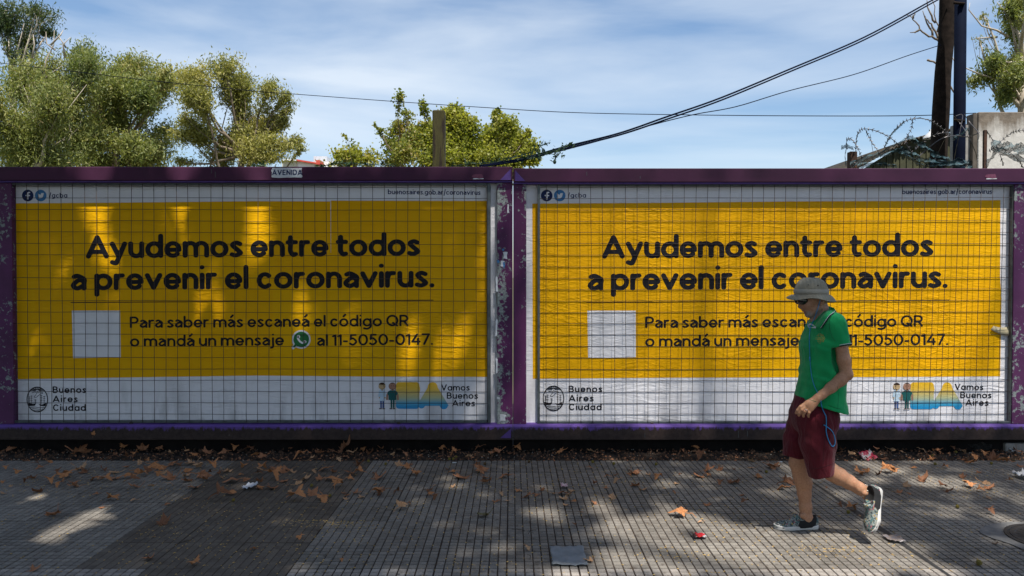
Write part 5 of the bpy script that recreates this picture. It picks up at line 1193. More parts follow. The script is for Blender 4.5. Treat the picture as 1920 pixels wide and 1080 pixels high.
wv_ = t.noise(t.n('ShaderNodeMapping', {'Vector': v, 'Scale': (1.5, 1.5, 1), 'Rotation': (0, R(35), 0)}).outputs[0], 7, 1.5, .5, .4)
t.bump(t.math('ADD', t.math('MULTIPLY', wv_, 2.0), t.math('MULTIPLY', b, .08)), .6, .022); POLO = t.m
shirt = part('polo_shirt', V, Q, POLO)
# --- shorts ---
def leg_tube(hip, mid, hem, rs, pa, pb, seed):
    v_ = Vol((M_(1455, 0)[0], YM - .30, M_(0, 900)[2]), (M_(1590, 0)[0], YM + .30, M_(0, 730)[2]), .0055)
    v_.cone(hip, mid, rs[0], rs[1], .03); v_.cone(mid, hem, rs[1], rs[2], .03)
    n_ = np.array([(pb - pa)[2], 0, -(pb - pa)[0]]); n_ = n_ if n_[2] < 0 else -n_
    v_.plane(pa, n_); return v_
vf = leg_tube(M_(1517, 782, .075), M_(1500, 825, .095), M_(1488.5, 872, .105), (.125, .100, .078), M_(1467, 859.5), M_(1512, 862.5), 1)
vn_ = leg_tube(M_(1531, 785, -.075), M_(1533, 830, -.09), M_(1541.5, 892, -.095), (.130, .104, .078), M_(1516, 885.5), M_(1564, 875), 2)
vf.f = np.minimum(vf.f, vn_.f)
vf.cone(M_(1530, 748), M_(1526, 778), .128, .146, .025, .80, YM)
vf.plane(M_(1530, 741), (0, 0, 1))
vf.warp(lambda x, y, z: .0020 * np.sin(30 * x - 16 * z + 2.5 * np.sin(z * 14 + 4 * y)) + .0022 * np.sin(75 * x + 30 * z + 18 * y + 2 * np.sin(20 * z)) + .003 * np.sin(52 * (z + x)) * np.exp(-((z - M_(0, 805)[2]) / .05) ** 2))
V, Q = vf.mesh()
t = NT('maroon_cotton'); v = t.pos(obj=True); a = t.noise(v, 7, 4); b = t.noise(v, 420, 2)
t.bs(Base_Color=t.ramp(a, [(.3, (.070, .005, .011)), (.7, (.112, .009, .017))]), Roughness=.88, Specular_IOR_Level=.2, Sheen_Weight=.1)
wv_ = t.noise(t.n('ShaderNodeMapping', {'Vector': v, 'Scale': (2.4, 2.4, .9), 'Rotation': (0, R(-20), 0)}).outputs[0], 8, 3, .5, .8)
t.bump(t.math('ADD', t.math('MULTIPLY', wv_, 1.5), t.math('MULTIPLY', b, .08)), .6, .022); MAR = t.m
shorts = part('shorts', V, Q, MAR)
MB().tube([Vector(M_(1516 + 47 * i / 10, 883.5 - 10.2 * i / 10, -.185 + .0)) - Vector(ORG) for i in ()] or [(0, 0, 0), (0, 0, .001)], .0001, 3)
dg = bpy.context.evaluated_depsgraph_get()
def bvh(objs):
    vs = []; fs = []
    for o in objs:
        n = len(vs); A = np.empty(len(o.data.vertices) * 3); o.data.vertices.foreach_get('co', A); vs += [tuple(p) for p in (A.reshape(-1, 3) + ORG)]
        fs += [[i + n for i in p.vertices] for p in o.data.polygons]
    return BVHTree.FromPolygons(vs, fs)
TREE = bvh([body, shirt, shorts])
def onto(px, py, off=.004, dflt=-.15):
    d = ray(px, py).normalized(); h_ = TREE.ray_cast(Vector((0, 0, CAMZ)), d)
    if h_[0] is None: return Vector(M_(px, py, dflt)) - Vector(ORG)
    return h_[0] - d * off - Vector(ORG)
SHT = bvh([shirt, body])
def flat_on(name, fn, x0, y0, x1, y1, cell, mat, off=.002):
    V_, F_ = march(fn, x0, y0, x1, y1, cell); return mesh_obj(name, [onto(x, y, off) for x, y in V_], [f[::-1] for f in F_], mat, man)
WCOT = plain('white_trim', (.55, .58, .58), (.65, .68, .68), 20, .8); NVC = plain('navy_trim', (.006, .008, .02), (.01, .012, .03), 20, .85)
# collar
up_ = crm([(1563.5, 576.5), (1555, 579.5), (1546, 587), (1538, 597), (1531, 606), (1527.5, 611.5)], 6); dn_ = crm([(1566, 583), (1562.5, 587), (1555.5, 591.5), (1549, 600), (1543.5, 608.5), (1538.5, 615.5)], 6)
vs = []; fs = []; nj = 5
for i, (a_, b_) in enumerate(zip(up_, dn_)):
    for j in range(nj):
        f_ = j / (nj - 1); x, y = a_[0] + (b_[0] - a_[0]) * f_, a_[1] + (b_[1] - a_[1]) * f_
        vs.append(onto(x, y, .010 + .010 * math.sin(f_ * 2.6), -.10))
# smooth the draped strip so that it reads as cloth, not as the skin below
vs = [Vector(p) for p in vs]
for _ in range(4):
    for i in range(1, len(up_) - 1):
        for j in range(nj): vs[i * nj + j] = vs[i * nj + j] * .4 + (vs[(i - 1) * nj + j] + vs[(i + 1) * nj + j]) * .3
for i in range(len(up_) - 1):
    for j in range(nj - 1): q = i * nj + j; fs.append([q, q + nj, q + nj + 1, q + 1])
co = mesh_obj('collar', vs, fs, POLO, man, True); md = co.modifiers.new('solid', 'SOLIDIFY'); md.thickness = .004; md.offset = 1
edge_pts = [vs[i * nj + nj - 1] for i in range(len(up_))]
MB().tube([p + Vector((-.001, -.004, .004)) for p in edge_pts], .0018, 5).build('white_piping', WCOT, co, True); MB().tube([p + Vector((.001, -.003, -.002)) for p in edge_pts], .0026, 5).build('navy_piping', NVC, co, True)
# far collar leaf and pale neck cloth
flat_on('undershirt', lambda A, B: np.maximum(np.maximum(np.abs(A - 1522.5) - 8 + .25 * (B - 612), 606 - B + .5 * np.abs(A - 1519)), (B - 614.5) - .12 * (A - 1520)), 1510, 602, 1534, 617, .8, WCOT, .004)
# trim on the near sleeve
def ring(c_, n_, r_, th, mat, nm, parent, k=28, e=1.0):
    n_ = Vector(n_).normalized(); a_ = n_.orthogonal().normalized(); b_ = n_.cross(a_); pts = [Vector(c_) - Vector(ORG) + (a_ * math.cos(2 * math.pi * i / k) + b_ * math.sin(2 * math.pi * i / k)) * r_ for i in range(k + 1)]
    return MB().tube(pts, th, 5, cap=False).build(nm, mat, parent, True)
ns_ = Vector(sb - sa).normalized()
ring(Vector(sb) - ns_ * .008, ns_, .0535, .0020, WCOT, 'white_piping', shirt); ring(Vector(sb) - ns_ * .001, ns_, .0530, .0032, NVC, 'navy_piping', shirt)
# gold print on the chest
GOLD = plain('gold_print', (.22, .20, .03), (.30, .26, .04), 30, .7)
def blot(A, B):
    u, v = (A - 1538), (B - 634.5)
    n_ = np.sin(A * .75 + 2.1 * np.sin(B * .55)) * np.sin(B * 1.15 + 1.7 * np.sin(A * .62)) + .75 * np.sin(A * 2.3 + B * 1.1 + 2 * np.sin(B * .8))
    return .25 - n_ + 1.2 * np.clip(np.hypot(u / 10.5, v / 11.5) - .72, 0, 5) * 5
flat_on('chest_print', blot, 1526, 620, 1550, 648, .45, GOLD, .0015)['kind'] = 'stuff'
SEAMG = plain('green_stitching', (.002, .09, .028), (.003, .12, .035), 40, .9); SEAMR = plain('maroon_stitching', (.028, .002, .005), (.04, .003, .007), 40, .9)
def seam(pts, mat, par, r_=.0013):
    MB().tube([onto(x, y, .0006) for x, y in crm(pts, 7)], r_, 5).build('stitch_line', mat, par, True)
seam([(1493, 741.5), (1510, 747), (1530, 753)], SEAMG, shirt); seam([(1552, 759.5), (1566, 764.5), (1577, 767)], SEAMG, shirt)
seam([(1561, 588), (1556, 598), (1555, 612), (1559, 628), (1566, 640)], SEAMG, shirt); seam([(1570, 725), (1572, 740), (1571, 764)], SEAMG, shirt, .001)
seam([(1519, 879.5), (1535, 877.5), (1550, 873.5), (1562, 869.5)], SEAMR, shorts); seam([(1470, 854), (1490, 856), (1510, 857.5)], SEAMR, shorts)
seam([(1552, 772), (1549, 800), (1545, 840), (1543, 872)], SEAMR, shorts, .0011); seam([(1553, 776), (1545, 790), (1541, 802)], SEAMR, shorts, .0014)
# --- hat ---
hc = M_(1521, 550.3); t = NT('faded_hat_canvas'); v = t.pos(obj=True); a = t.noise(v, 12, 5, .6); st_ = t.n('ShaderNodeTexWave', {'Vector': v, 'Scale': 16.0, 'Distortion': 3.0, 'Detail': 2.0}, wave_type='BANDS', bands_direction='X').outputs['Fac']
t.bs(Base_Color=t.mix(t.math('MULTIPLY', st_, .22), t.ramp(a, [(.3, (.23, .20, .145)), (.7, (.36, .32, .24))]), (.13, .13, .105)), Roughness=.9, Specular_IOR_Level=.2); t.bump(t.math('ADD', t.noise(v, 300, 2), t.noise(v, 16, 3)), .5, .006); HATM = t.m
def hatsurf(rows, k=48):
    vs = []; fs = []
    for (sc_, zf) in rows:
        for j in range(k):
            a_ = 2 * math.pi * j / k; cx_, cy_ = -math.cos(a_), math.sin(a_)     # a=0 front (towards -X)
            z_ = zf(a_) if callable(zf) else zf; s2 = sc_(a_) if callable(sc_) else sc_
            vs.append((hc[0] - ORG[0] + .1035 * s2 * cx_, hc[1] - ORG[1] + .0890 * s2 * cy_, hc[2] - ORG[2] + z_))
    for i in range(len(rows) - 1):
        for j in range(k): fs.append([i * k + j, (i + 1) * k + j, (i + 1) * k + (j + 1) % k, i * k + (j + 1) % k])
    return vs, fs
def br(u):
    ext = lambda a_: 1 + u * (.43 + .06 * math.cos(2 * a_) + .02 * math.sin(3 * a_))
    dz = lambda a_: -.006 - u * .006 - u * u * (.012 + .010 * (.5 + .5 * math.cos(a_)) + .034 * (.5 - .5 * math.cos(a_)) ** 3) + u * .006 * math.sin(4 * a_ + .5)
    return ext, dz
dent = lambda z0, am: (lambda a_: z0 + am * (math.sin(5 * a_) + .6 * math.sin(9 * a_ + 1)))
rows = [(.01, .100), (.25, dent(.1, .002)), (.45, dent(.097, .003)), (.62, dent(.089, .003)), (.78, .076), (.90, .056), (.965, .038), (1.0, .026), (1.005, .0), ] + [br(u) for u in (.02, .2, .4, .6, .8, .95, 1.0)]
vs, fs = hatsurf(rows); hat = mesh_obj('sun_hat', vs, fs, HATM, man, True); md = hat.modifiers.new('solid', 'SOLIDIFY'); md.thickness = .003; md.offset = 1
vs, fs = hatsurf([(1.022, .002), (1.040, .004), (1.036, .026), (1.012, .028)]); mesh_obj('hat_band', vs, fs, plain('cream_ribbon', (.30, .27, .22), (.38, .35, .29), 15, .8), hat, True)
for (x, y) in ((1506.5, 534), (1523, 534.8)):
    p = M_(x, y, 0); d_ = Vector(p) - Vector(hc); hh = TREE
    yv = -.089 * math.sqrt(max(0, 1 - ((p[0] - hc[0]) / .1035) ** 2)) * .98
    MB().tube([Vector((p[0], YM + yv + .004, p[2])) - Vector(ORG), Vector((p[0], YM + yv - .003, p[2])) - Vector(ORG)], .003, 8).build('eyelet', RUSTW, hat)
# --- sunglasses ---
GL = plain('black_lens', (.004, .004, .005), (.006, .006, .007), 5, .08, spec=.8); gv = Vol((M_(1484, 0)[0], YM - .095, M_(0, 580)[2]), (M_(1545, 0)[0], YM + .095, M_(0, 546)[2]), .0022)
for s_ in (-1, 1):
    gv.ell(M_(1505 if s_ < 0 else 1499, 563, .039 * s_), (.034, .024, .0285), .002)
gv.cone(M_(1500, 559.5, -.02), M_(1500, 559.5, .02), .006, .006, .004)
for s_ in (-1, 1): gv.ell(M_(1518, 563, .024 * s_), (.034, .030, .040), .002, 's')
V, Q = gv.mesh(); gl = part('sunglasses', V, Q, GL)
for s_ in (-1, 1): MB().tube([Vector(M_(1509, 557, .060 * s_)) - Vector(ORG), Vector(M_(1516, 556.5, .071 * s_)) - Vector(ORG), Vector(M_(1538, 556.5, .081 * s_)) - Vector(ORG)], [.0045, .004, .0025], 6).build('temple_arm', GL, gl, True)
# --- earphones ---
BLU = plain('bright_blue_cord', (.01, .22, .48), (.015, .28, .58), 10, .4)
cp = crm([(1538, 558), (1537, 566), (1533, 580), (1528, 594), (1523, 606), (1519.5, 614)], 6); cq = crm([(1519.5, 614), (1517.5, 630), (1518, 660), (1519.5, 685), (1522, 706), (1527, 724), (1533, 736)], 6); cr_ = crm([(1539, 752), (1541, 763), (1544, 771), (1548.5, 780), (1549.5, 790), (1549, 800), (1549.5, 812), (1553, 824), (1558, 834.5), (1562, 837), (1565.5, 832), (1565, 820), (1560.5, 809), (1553, 802), (1544.5, 796.5)], 6)
ep = MB(); ep.tube([onto(*p, .006) for p in cp + cq[1:]], .0023, 6); eo = ep.build('earphone_cord', BLU, man, True)
MB().tube([onto(*p, .007) for p in cr_], .0027, 6).build('earphone_cord', BLU, man, True)
MB().tube([onto(*p, .004) for p in crm([(1514.5, 603), (1516, 612), (1519.5, 619)], 5)], .0020, 6).build('earphone_cord', BLU, man, True)
MB().tube([Vector(M_(1538, 558.5, -.079)) - Vector(ORG), Vector(M_(1538, 558.5, -.092)) - Vector(ORG)], .0055, 10).build('ear_bud', BLU, eo, True)
MB().tube([onto(1518.2, 669, .007), onto(1518.6, 677, .007)], .0042, 8).build('cord_remote', BLU, eo, True)
# ring and ankle beads
SIL = plain('silver', (.5, .5, .5), (.6, .6, .6), 5, .25, 0, 1.0)
fa, fb_ = M_(1517, 764.2, -.214), M_(1509.2, 771.5, -.214); ring((fa * .35 + fb_ * .65), fb_ - fa, .0118, .0019, SIL, 'finger_ring', body, 18)
an = MB(); nb = 16; ac = (M_(1610, 915, -.09) * .25 + M_(1622, 922, -.09) * .75); axd = Vector(M_(1622, 922, -.09) - M_(1610, 915, -.09)).normalized(); a1 = axd.orthogonal().normalized(); a2 = axd.cross(a1)
bead = plain('white_beads', (.6, .55, .48), (.7, .65, .58), 10, .4)
for i in range(nb):
    a_ = 2 * math.pi * i / nb; c_ = Vector(ac) - Vector(ORG) + (a1 * math.cos(a_) + a2 * math.sin(a_)) * .041
    an.tube([c_ - a2 * .0042, c_, c_ + a2 * .0042], [.0015, .0052, .0015], 7)
an.build('ankle_beads', bead, body, True)['kind'] = 'stuff'
# --- shoes, in their own frame: x forward, z up ---
vs_ = Vol((-.02, -.075, -.01), (.315, .075, .125), .0035)
t = NT('flowered_canvas'); v = t.pos(obj=True)
cell = t.n('ShaderNodeTexVoronoi', {'Vector': v, 'Scale': 120.0, 'Randomness': 1.0}).outputs['Color']; r_ = t.n('ShaderNodeSeparateColor', {0: cell}).outputs
c = t.ramp(r_[0], [(0, (.16, .19, .18)), (.25, (.06, .12, .12)), (.42, (.23, .23, .20)), (.58, (.30, .10, .12)), (.64, (.03, .045, .05)), (.86, (.32, .22, .06)), (.91, (.28, .30, .28))], 'CONSTANT')
t.bs(Base_Color=c, Roughness=.8); FLO = t.m
BLKC = plain('black_canvas', (.006, .006, .007), (.012, .012, .013), 30, .9); RUB = plain('off_white_rubber', (.50, .48, .45), (.62, .60, .57), 12, .5); PIN = plain('dark_sole_stripe', (.03, .03, .05), (.04, .04, .06), 12, .5)
SO = np.array([0, 0, 0.])
so_ = Vol((-.02, -.075, -.01), (.315, .075, .06), .0032)
def outl(g_=0):
    def fn(x, y, z):
        def cp_(ax, ay, bx, by, ra, rb): vx, vy = bx - ax, by - ay; t_ = np.clip(((x - ax) * vx + (y - ay) * vy) / (vx * vx + vy * vy), 0, 1); return np.hypot(x - ax - t_ * vx, y - ay - t_ * vy) - (ra + (rb - ra) * t_)
        d = np.minimum(cp_(.037, 0, .12, .002, .037, .036), cp_(.12, .002, .205, 0, .036, .049)); d = np.minimum(d, cp_(.205, 0, .245, -.006, .049, .043)) - g_
        zt_ = .026 + .006 * np.clip((x - .23) / .06, 0, 1); dz = np.maximum(z - zt_, -z + .0)
        return np.hypot(np.maximum(d + .004, 0), np.maximum(dz + .004, 0)) + np.minimum(np.maximum(d, dz) + .004, 0) - .004
    return fn
so_.put(outl(.002), (-.02, -.075, -.01), (.315, .075, .06), 0)
Vs, Qs = so_.mesh()
vs_.ell((.050, 0, .030), (.050, .037, .062), .01); vs_.ell((.120, .001, .020), (.095, .042, .062), .02); vs_.ell((.215, -.002, .014), (.078, .047, .042), .02); vs_.cone((.02, 0, .05), (.026, 0, .078), .022, .014, .015)
vs_.cone((.10, 0, .05), (.135, 0, .070), .034, .028, .015)
# opening
vs_.ell((.078, 0, .098), (.062, .042, .040), .004, 's'); vs_.plane((0, 0, .012), (0, 0, -1))
Vu, Qu = vs_.mesh()
def shoe(loc, ex, ez, label):
    ex = Vector(ex).normalized(); ez = Vector(ez); ez = (ez - ex * ez.dot(ex)).normalized(); ey = ez.cross(ex)
    Mx = np.array([ex, ey, ez]).T; T_ = lambda V_: V_ @ Mx.T + np.array(loc) - ORG
    so2 = mesh_obj('shoe', T_(Vu), Qu, [FLO, BLKC], man, True)
    cen = Vu[Qu].mean(1); blk = (cen[:, 0] > .022 + .35 * np.clip(.05 - cen[:, 2], -.05, .05)) & (cen[:, 0] < .150 - .5 * (cen[:, 2] - .03)) & ((cen[:, 2] < .062) | (cen[:, 0] < .10)) | ((cen[:, 2] > .070) & (cen[:, 0] > .022) & (cen[:, 0] < .125))
    so2.data.polygons.foreach_set('material_index', blk.astype(np.int32)); so2['label'] = label
    mesh_obj('sole', T_(Vs), Qs, RUB, so2, True)
    return so2
hp = M_(1532.5, 990, .108); shoe((hp[0] + .002, YM + .108, .001), (-1, -.06, 0), (0, 0, 1), 'planted flowered slip-on shoe, flat on the tiles')
hp = M_(1647, 914, -.10); shoe(hp, (-.085, -.095, -.245), (-.80, -.42, .2), 'raised flowered slip-on shoe of the trailing foot, heel up')
# ---------------- fallen leaves, seed balls and litter ----------------
LEAFM = []
for nm, c1, c2 in (('dry_leaf_brown', (.24, .10, .048), (.38, .18, .09)), ('dry_leaf_orange', (.32, .13, .05), (.48, .22, .09)), ('dry_leaf_dark', (.12, .05, .026), (.22, .10, .048)), ('dry_leaf_tan', (.34, .19, .10), (.48, .29, .16))):
    t = NT(nm); v = t.pos(obj=True); a = t.noise(v, 22, 5, .6); b = t.noise(v, 90, 3)
    t.bs(Base_Color=t.mix(t.ramp(b, [(.55, 0.0), (.75, .5)]), t.ramp(a, [(.3, c1), (.7, c2)]), tuple(x * .4 for x in c1)), Roughness=.75, Specular_IOR_Level=.25); t.bump(b, .4, .003); LEAFM.append(t.m)
def leaf_mesh(seed, mat, full=True):
    """plane leaf about 1 m wide before scaling: lobed, toothed, folded along its veins, with a stalk"""
    g = random.Random(seed); lobes = [(-128, .50), (-62, .78), (0, 1.0), (62, .80), (126, .52)] if full else [(-70, .6), (0, 1.0), (75, .5)]
    if g.random() < .5: lobes = [(a + g.uniform(-8, 8), l * g.uniform(.75, 1.1)) for a, l in lobes]
    out = []
    for i, (a, l) in enumerate(lobes):
        for da, f in ((-24, .58), (-15, .78), (-7, .84), (0, 1), (8, .82), (16, .74), (23, .56)): out.append((a + da, l * f * .56))
        if i < len(lobes) - 1: out.append(((a + lobes[i + 1][0]) / 2, .37 * g.uniform(.85, 1.12)))
    out.append((180, .10))
    cy = g.uniform(.5, 1.6) * g.choice([-1, 1, 1]); cx = g.uniform(.4, 1.5); tw = g.uniform(-.8, .8)
    def lift(x, y): return .50 * (cx * x * x + cy * y * y * .9 + tw * x * y) + .03 * math.sin(9 * x + seed) + .03 * math.sin(11 * y)
    V = [(0, 0, 0.0)]; Fc = []
    mids = []
    for a, r_ in out: x, y = r_ * math.sin(R(a)), r_ * math.cos(R(a)); V.append((x * .5, y * .5, lift(x * .5, y * .5) + .02)); V.append((x, y, lift(x, y)))
    n = len(out)
    for i in range(n):
        j = (i + 1) % n; a, b, c, d = 1 + 2 * i, 2 + 2 * i, 2 + 2 * j, 1 + 2 * j
        Fc += [(0, d, a), (a, d, c, b)]
    st = len(V); w_ = .012
    for k in range(4): y = -.05 - k * .16; z = lift(0, y) * .5 + .03 * k * g.uniform(-.3, 1); V += [(-w_ + .02 * k, y, z), (w_ + .02 * k, y, z), (.02 * k, y, z + .02)]
    for k in range(3):
        for m in range(3): Fc.append((st + 3 * k + m, st + 3 * k + (m + 1) % 3, st + 3 * k + 3 + (m + 1) % 3, st + 3 * k + 3 + m))
    zmin = min(v_[2] for v_ in V); V = [(x, y, z - zmin) for x, y, z in V]
    me = bpy.data.meshes.new('fallen_leaf'); me.from_pydata(V, [], Fc); me.materials.append(mat); me.update(); return me
LM = [leaf_mesh(i, LEAFM[[0, 1, 0, 3, 2, 1, 0, 3, 0, 1, 3, 2][i]], i % 4 != 3) for i in range(12)]
DARKM = [4, 11]
A_ = '255,280,50 235,375,60 205,403,60 25,402,40 500,355,90 470,377,110 580,308,90 370,408,60 445,425,80 520,408,70 545,437,70 285,475,85 705,385,100 745,320,55 845,335,90 910,370,80 830,375,90 975,335,80 1025,360,60 1100,290,110 1145,310,90 1240,285,90 1150,345,60 985,440,80 1100,428,50 1160,450,30 1240,375,130 1210,420,50 1330,360,60 1390,270,90 1430,305,110 1340,330,60 1440,365,130 1475,385,80 1540,305,80 1580,340,40 1600,375,40 1690,400,110 1730,355,40 1890,315,70 1870,452,60 1395,445,90 1650,490,100 1600,525,150 805,535,100 970,540,50 700,490,35 735,583,40 1195,567,45 1180,705,130 400,638,130 1110,797,35 1355,518,50 240,1040,80 1415,1000,90 1080,955,100 1830,888,50 70,433,30 30,485,50 550,195,170 890,160,60 1030,165,80 1085,140,60 1150,165,60 1235,195,45 920,220,80 1490,190,80 1790,175,80 820,230,50 1060,262,40 1000,265,70'
B_ = '270,150,90 525,188,45 630,185,150 690,190,100 330,225,90 385,240,60 600,245,60 225,312,90 265,333,50 45,315,60 510,313,80 350,343,30 110,380,120 185,400,70 340,390,110 290,415,60 520,388,90 465,382,60 600,368,40 25,452,60 105,447,80 595,440,110 230,423,30 685,340,90 745,353,80 850,343,40 745,282,70 670,385,60 885,382,110 860,423,45 1030,282,50 1090,303,80 1105,283,45 1150,355,90 1370,317,40 1425,330,55 1605,333,130 1490,375,140 1660,372,50 1655,405,80 1810,370,110 1585,277,50 1285,433,35 1420,437,45 1240,468,45 1260,495,60 1290,517,65 1765,487,50 1885,468,40 1730,545,60 1815,535,45 715,482,60 635,480,40 655,503,50 650,528,40 400,495,90 300,525,140 475,520,130 770,515,60 870,485,110 930,503,110 1020,492,70 1040,600,150 1090,573,50 620,962,40 325,800,60 1070,200,50 1350,170,60 1615,170,80 1720,150,90 1745,190,90'
C_ = '40,467,40 105,510,80 215,457,60 190,495,60 285,490,45 350,490,90 425,470,50 400,495,80 380,528,70 385,570,45 445,545,45 455,715,45 555,305,40 495,620,25 595,557,45 725,522,115 690,368,40 745,353,35 765,405,75 595,423,50 670,445,35 845,343,50 890,348,100 880,332,70 985,350,40 1058,375,75 895,430,70 940,457,65 1095,447,40 1175,477,40 1210,353,30 1190,415,40 1355,235,120 1405,320,85 1500,315,60 1605,322,40 1355,370,90 1410,360,45 1505,283,30 1605,390,30 1490,425,75 1575,413,100 1415,568,60 1660,503,45 1665,553,60 1735,298,60 1860,295,110 1765,372,60 1730,255,50 1880,262,40 1365,690,45 100,885,70 565,975,80 360,190,110 580,183,50 590,222,45 1305,155,70 650,178,30 1225,175,35'
D_ = '215,405,110 215,435,90 195,460,100 15,373,40 30,323,30 670,220,80 920,255,60 710,350,90 785,325,70 870,350,40 990,318,60 1060,427,60 1015,475,55 1095,487,35 1190,397,90 1325,445,80 1370,473,60 1475,372,50 1515,433,90 1630,410,80 1600,465,60 1660,452,80 1680,520,60 1675,628,70 1590,335,40 1480,255,60 1545,270,80 1690,238,110 1790,258,100 1885,290,60 1820,407,50 585,572,50 670,608,80 440,653,30 735,650,30 830,727,60 500,440,25 1725,847,45 1870,180,80 560,190,60 1400,165,50 960,165,60'
SP = {('C', 1220, 645): 0}
XL = [(112, 'below the crest of the left poster'), (236, 'below the blank square, left poster'), (360, 'right of the blank square, left poster'), (480, 'left of the green bubble'), (600, 'below the green bubble, left poster'), (705, 'left of the printed doctors, left poster'), (850, 'below the gradient letters, left poster'), (962, 'just left of the joint of the hoardings'), (1075, 'below the crest of the right poster'), (1200, 'below the blank square, right poster'), (1310, 'left of centre under the right poster'), (1430, 'one pace ahead of the man'), (1560, 'between the feet of the man'), (1680, 'behind the raised shoe'), (1790, 'below the gradient letters, right poster'), (3000, 'near the right edge')]
def zone(px, py, sz, mi):
    tone = ['brown', 'orange brown', 'brown', 'tan', 'dark brown', 'orange brown', 'brown', 'tan', 'brown', 'orange brown', 'tan', 'dark brown'][mi]
    size = 'tiny' if sz < .07 else 'small' if sz < .115 else 'medium' if sz < .19 else 'large'
    row = 'on the dark soil' if py < 860 else 'on the inner tiles' if py < 905 else 'mid pavement' if py < 965 else 'in the foreground'
    xl = next(t_ for x_, t_ in XL if px < x_)
    return '%s %s leaf %s %s' % (size, tone, row, xl), 'leaves fallen on the pavement'
rl = random.Random(17)
def put_leaf(px, py, wpx, label=None, mi=None, tilt=.42, group=None, z=None):
    zz = (.028 if py < 858 else .0)
    p = ground(px, py, zz); sz = max(.03, wpx * p.y / F * (1.3 if wpx > 24 else 1.5))
    mi = mi if mi is not None else rl.randrange(12)
    o = bpy.data.objects.new('fallen_leaf', LM[mi]); C.objects.link(o)
    o.location = (p.x, p.y, (p.z if z is None else z) + .001); o.rotation_euler = (rl.uniform(-tilt, tilt), rl.uniform(-tilt, tilt), rl.uniform(0, 6.28))
    q = min(sz, .28); o.scale = (q * rl.uniform(.9, 1.1), q * rl.uniform(.75, 1.05), q * rl.uniform(1.0, 1.9))
    lab, grp = zone(px, py, sz, mi)
    tag(o, label or lab, 'leaf', grp); return o
A2 = '300,300,60 620,330,70 760,395,80 1180,330,100 1300,300,60 1350,395,80 1520,350,70 900,300,60 420,340,60 120,330,50 60,300,45 1060,345,90 960,400,70 1620,330,60 1750,300,50 180,250,40 350,260,50 700,200,60 780,150,50 980,205,50 1340,170,60 1400,215,70 1620,190,60 1690,160,50 300,190,60 60,170,70 180,150,60 1850,210,60 1860,350,60 1760,390,60'
B2 = '60,220,60 150,250,60 450,190,60 820,200,60 900,160,50 990,210,60 1180,220,50 1440,200,60 1520,220,50 1830,200,60 1880,160,60 780,160,50 200,330,70 420,330,60 560,330,50 130,300,50 30,400,60 250,470,60'
D2 = '480,190,50 620,170,50 860,180,50 1040,190,40 1180,180,50 1300,175,50 1480,185,50 1560,215,60 1640,205,50 1350,300,40 1120,300,40 1250,250,40'
for S_, ox in ((A2, 0), (B2, 480), (D2, 1420), (A_, 0), (B_, 480), (C_, 960), (D_, 1420)):
    for q in S_.split(): x, y, w_ = map(float, q.split(',')); put_leaf(ox + x / 3.84, 800 + y / 3.84, w_ / 3.84)
put_leaf(960 + 1220 / 3.84, 969, 38, 'bright orange brown curled leaf at the edge of the sunlit patch left of the man', 1, .3)
put_leaf(1420 + 935 / 3.84, 887.5, 34, 'large orange brown star shaped leaf between the raised shoe and the hoarding', 1, .12)
put_leaf(1420 + 100 / 3.84, 877, 30, 'flat reddish brown leaf just behind the far calf of the man', 0, .12)
GL_ = plain('olive_leaf', (.085, .075, .03), (.14, .12, .055), 14, .8, .3)
o = put_leaf(480 + 1650 / 3.84, 968, 40, 'olive green leaf lying alone below the joint of the hoardings', 3, .1); m2 = o.data.copy(); m2.materials.clear(); m2.materials.append(GL_); o.data = m2
# a leaf stuck on the lower beam
lf = bpy.data.objects.new('fallen_leaf', LM[1]); C.objects.link(lf); lf.location = at(175, 814, 6.785); lf.rotation_euler = (1.3, .3, .4); lf.scale = (.06, .06, .05); tag(lf, 'little brown leaf stuck to the grimy lower beam of the left hoarding', 'leaf')
# seed balls
BALLM = plain('seed_ball', (.13, .095, .012), (.24, .19, .03), 60, .9, .8); BALLB = plain('brown_seed_ball', (.08, .045, .015), (.13, .08, .03), 60, .9, .8)
def ball_mesh(mat):
    bm = bmesh.new(); bmesh.ops.create_icosphere(bm, subdivisions=2, radius=1); g = random.Random(1)
    for v in bm.verts: v.co *= g.uniform(.86, 1.1)
    me = bpy.data.meshes.new('seed_ball'); bm.to_mesh(me); bm.free(); me.materials.append(mat); return me
BM = [ball_mesh(BALLM), ball_mesh(BALLB)]
for ox, S_ in ((960, '580,253 733,265 1037,270 1832,325'), (480, '400,425 532,498 933,267 1392,232 1420,232 1440,218 810,247'), (0, '1680,530 1550,265'), (1420, '65,325 1262,210 1280,268 1685,263 1440,578 1595,990 1430,182 655,618')):
    for q in S_.split():
        x, y = map(float, q.split(',')); px, py = ox + x / 3.84, 800 + y / 3.84; p = ground(px, py + 2.5)
        r_ = .0125 + .001 * rl.random() if py < 1000 else .017
        o = bpy.data.objects.new('seed_ball', BM[0]); C.objects.link(o); o.location = (p.x, p.y, r_ * .97); o.scale = (r_,) * 3
        if py > 1000: tag(o, 'yellow seed ball in the foreground, below the man and near the right corner', 'seed ball', None)
        elif px < 700: tag(o, 'greenish yellow seed ball ' + ('beside the big leaf at left on the worn strip' if px < 440 and py > 920 else 'in the leaf drift below the blank square' if px < 440 else 'right of the white tissue on the worn strip' if py < 915 else 'touching a large leaf at the right edge of the worn strip' if px < 640 else 'at the inner pavement edge'), 'seed ball', 'seed balls on the left half')
        elif px < 1460: tag(o, 'yellow seed ball near the inner edge of the pavement left of the man', 'seed ball', 'seed balls left of the man')
        else: tag(o, 'yellow seed ball on the paving behind or right of the man', 'seed ball', 'seed balls right of the man')
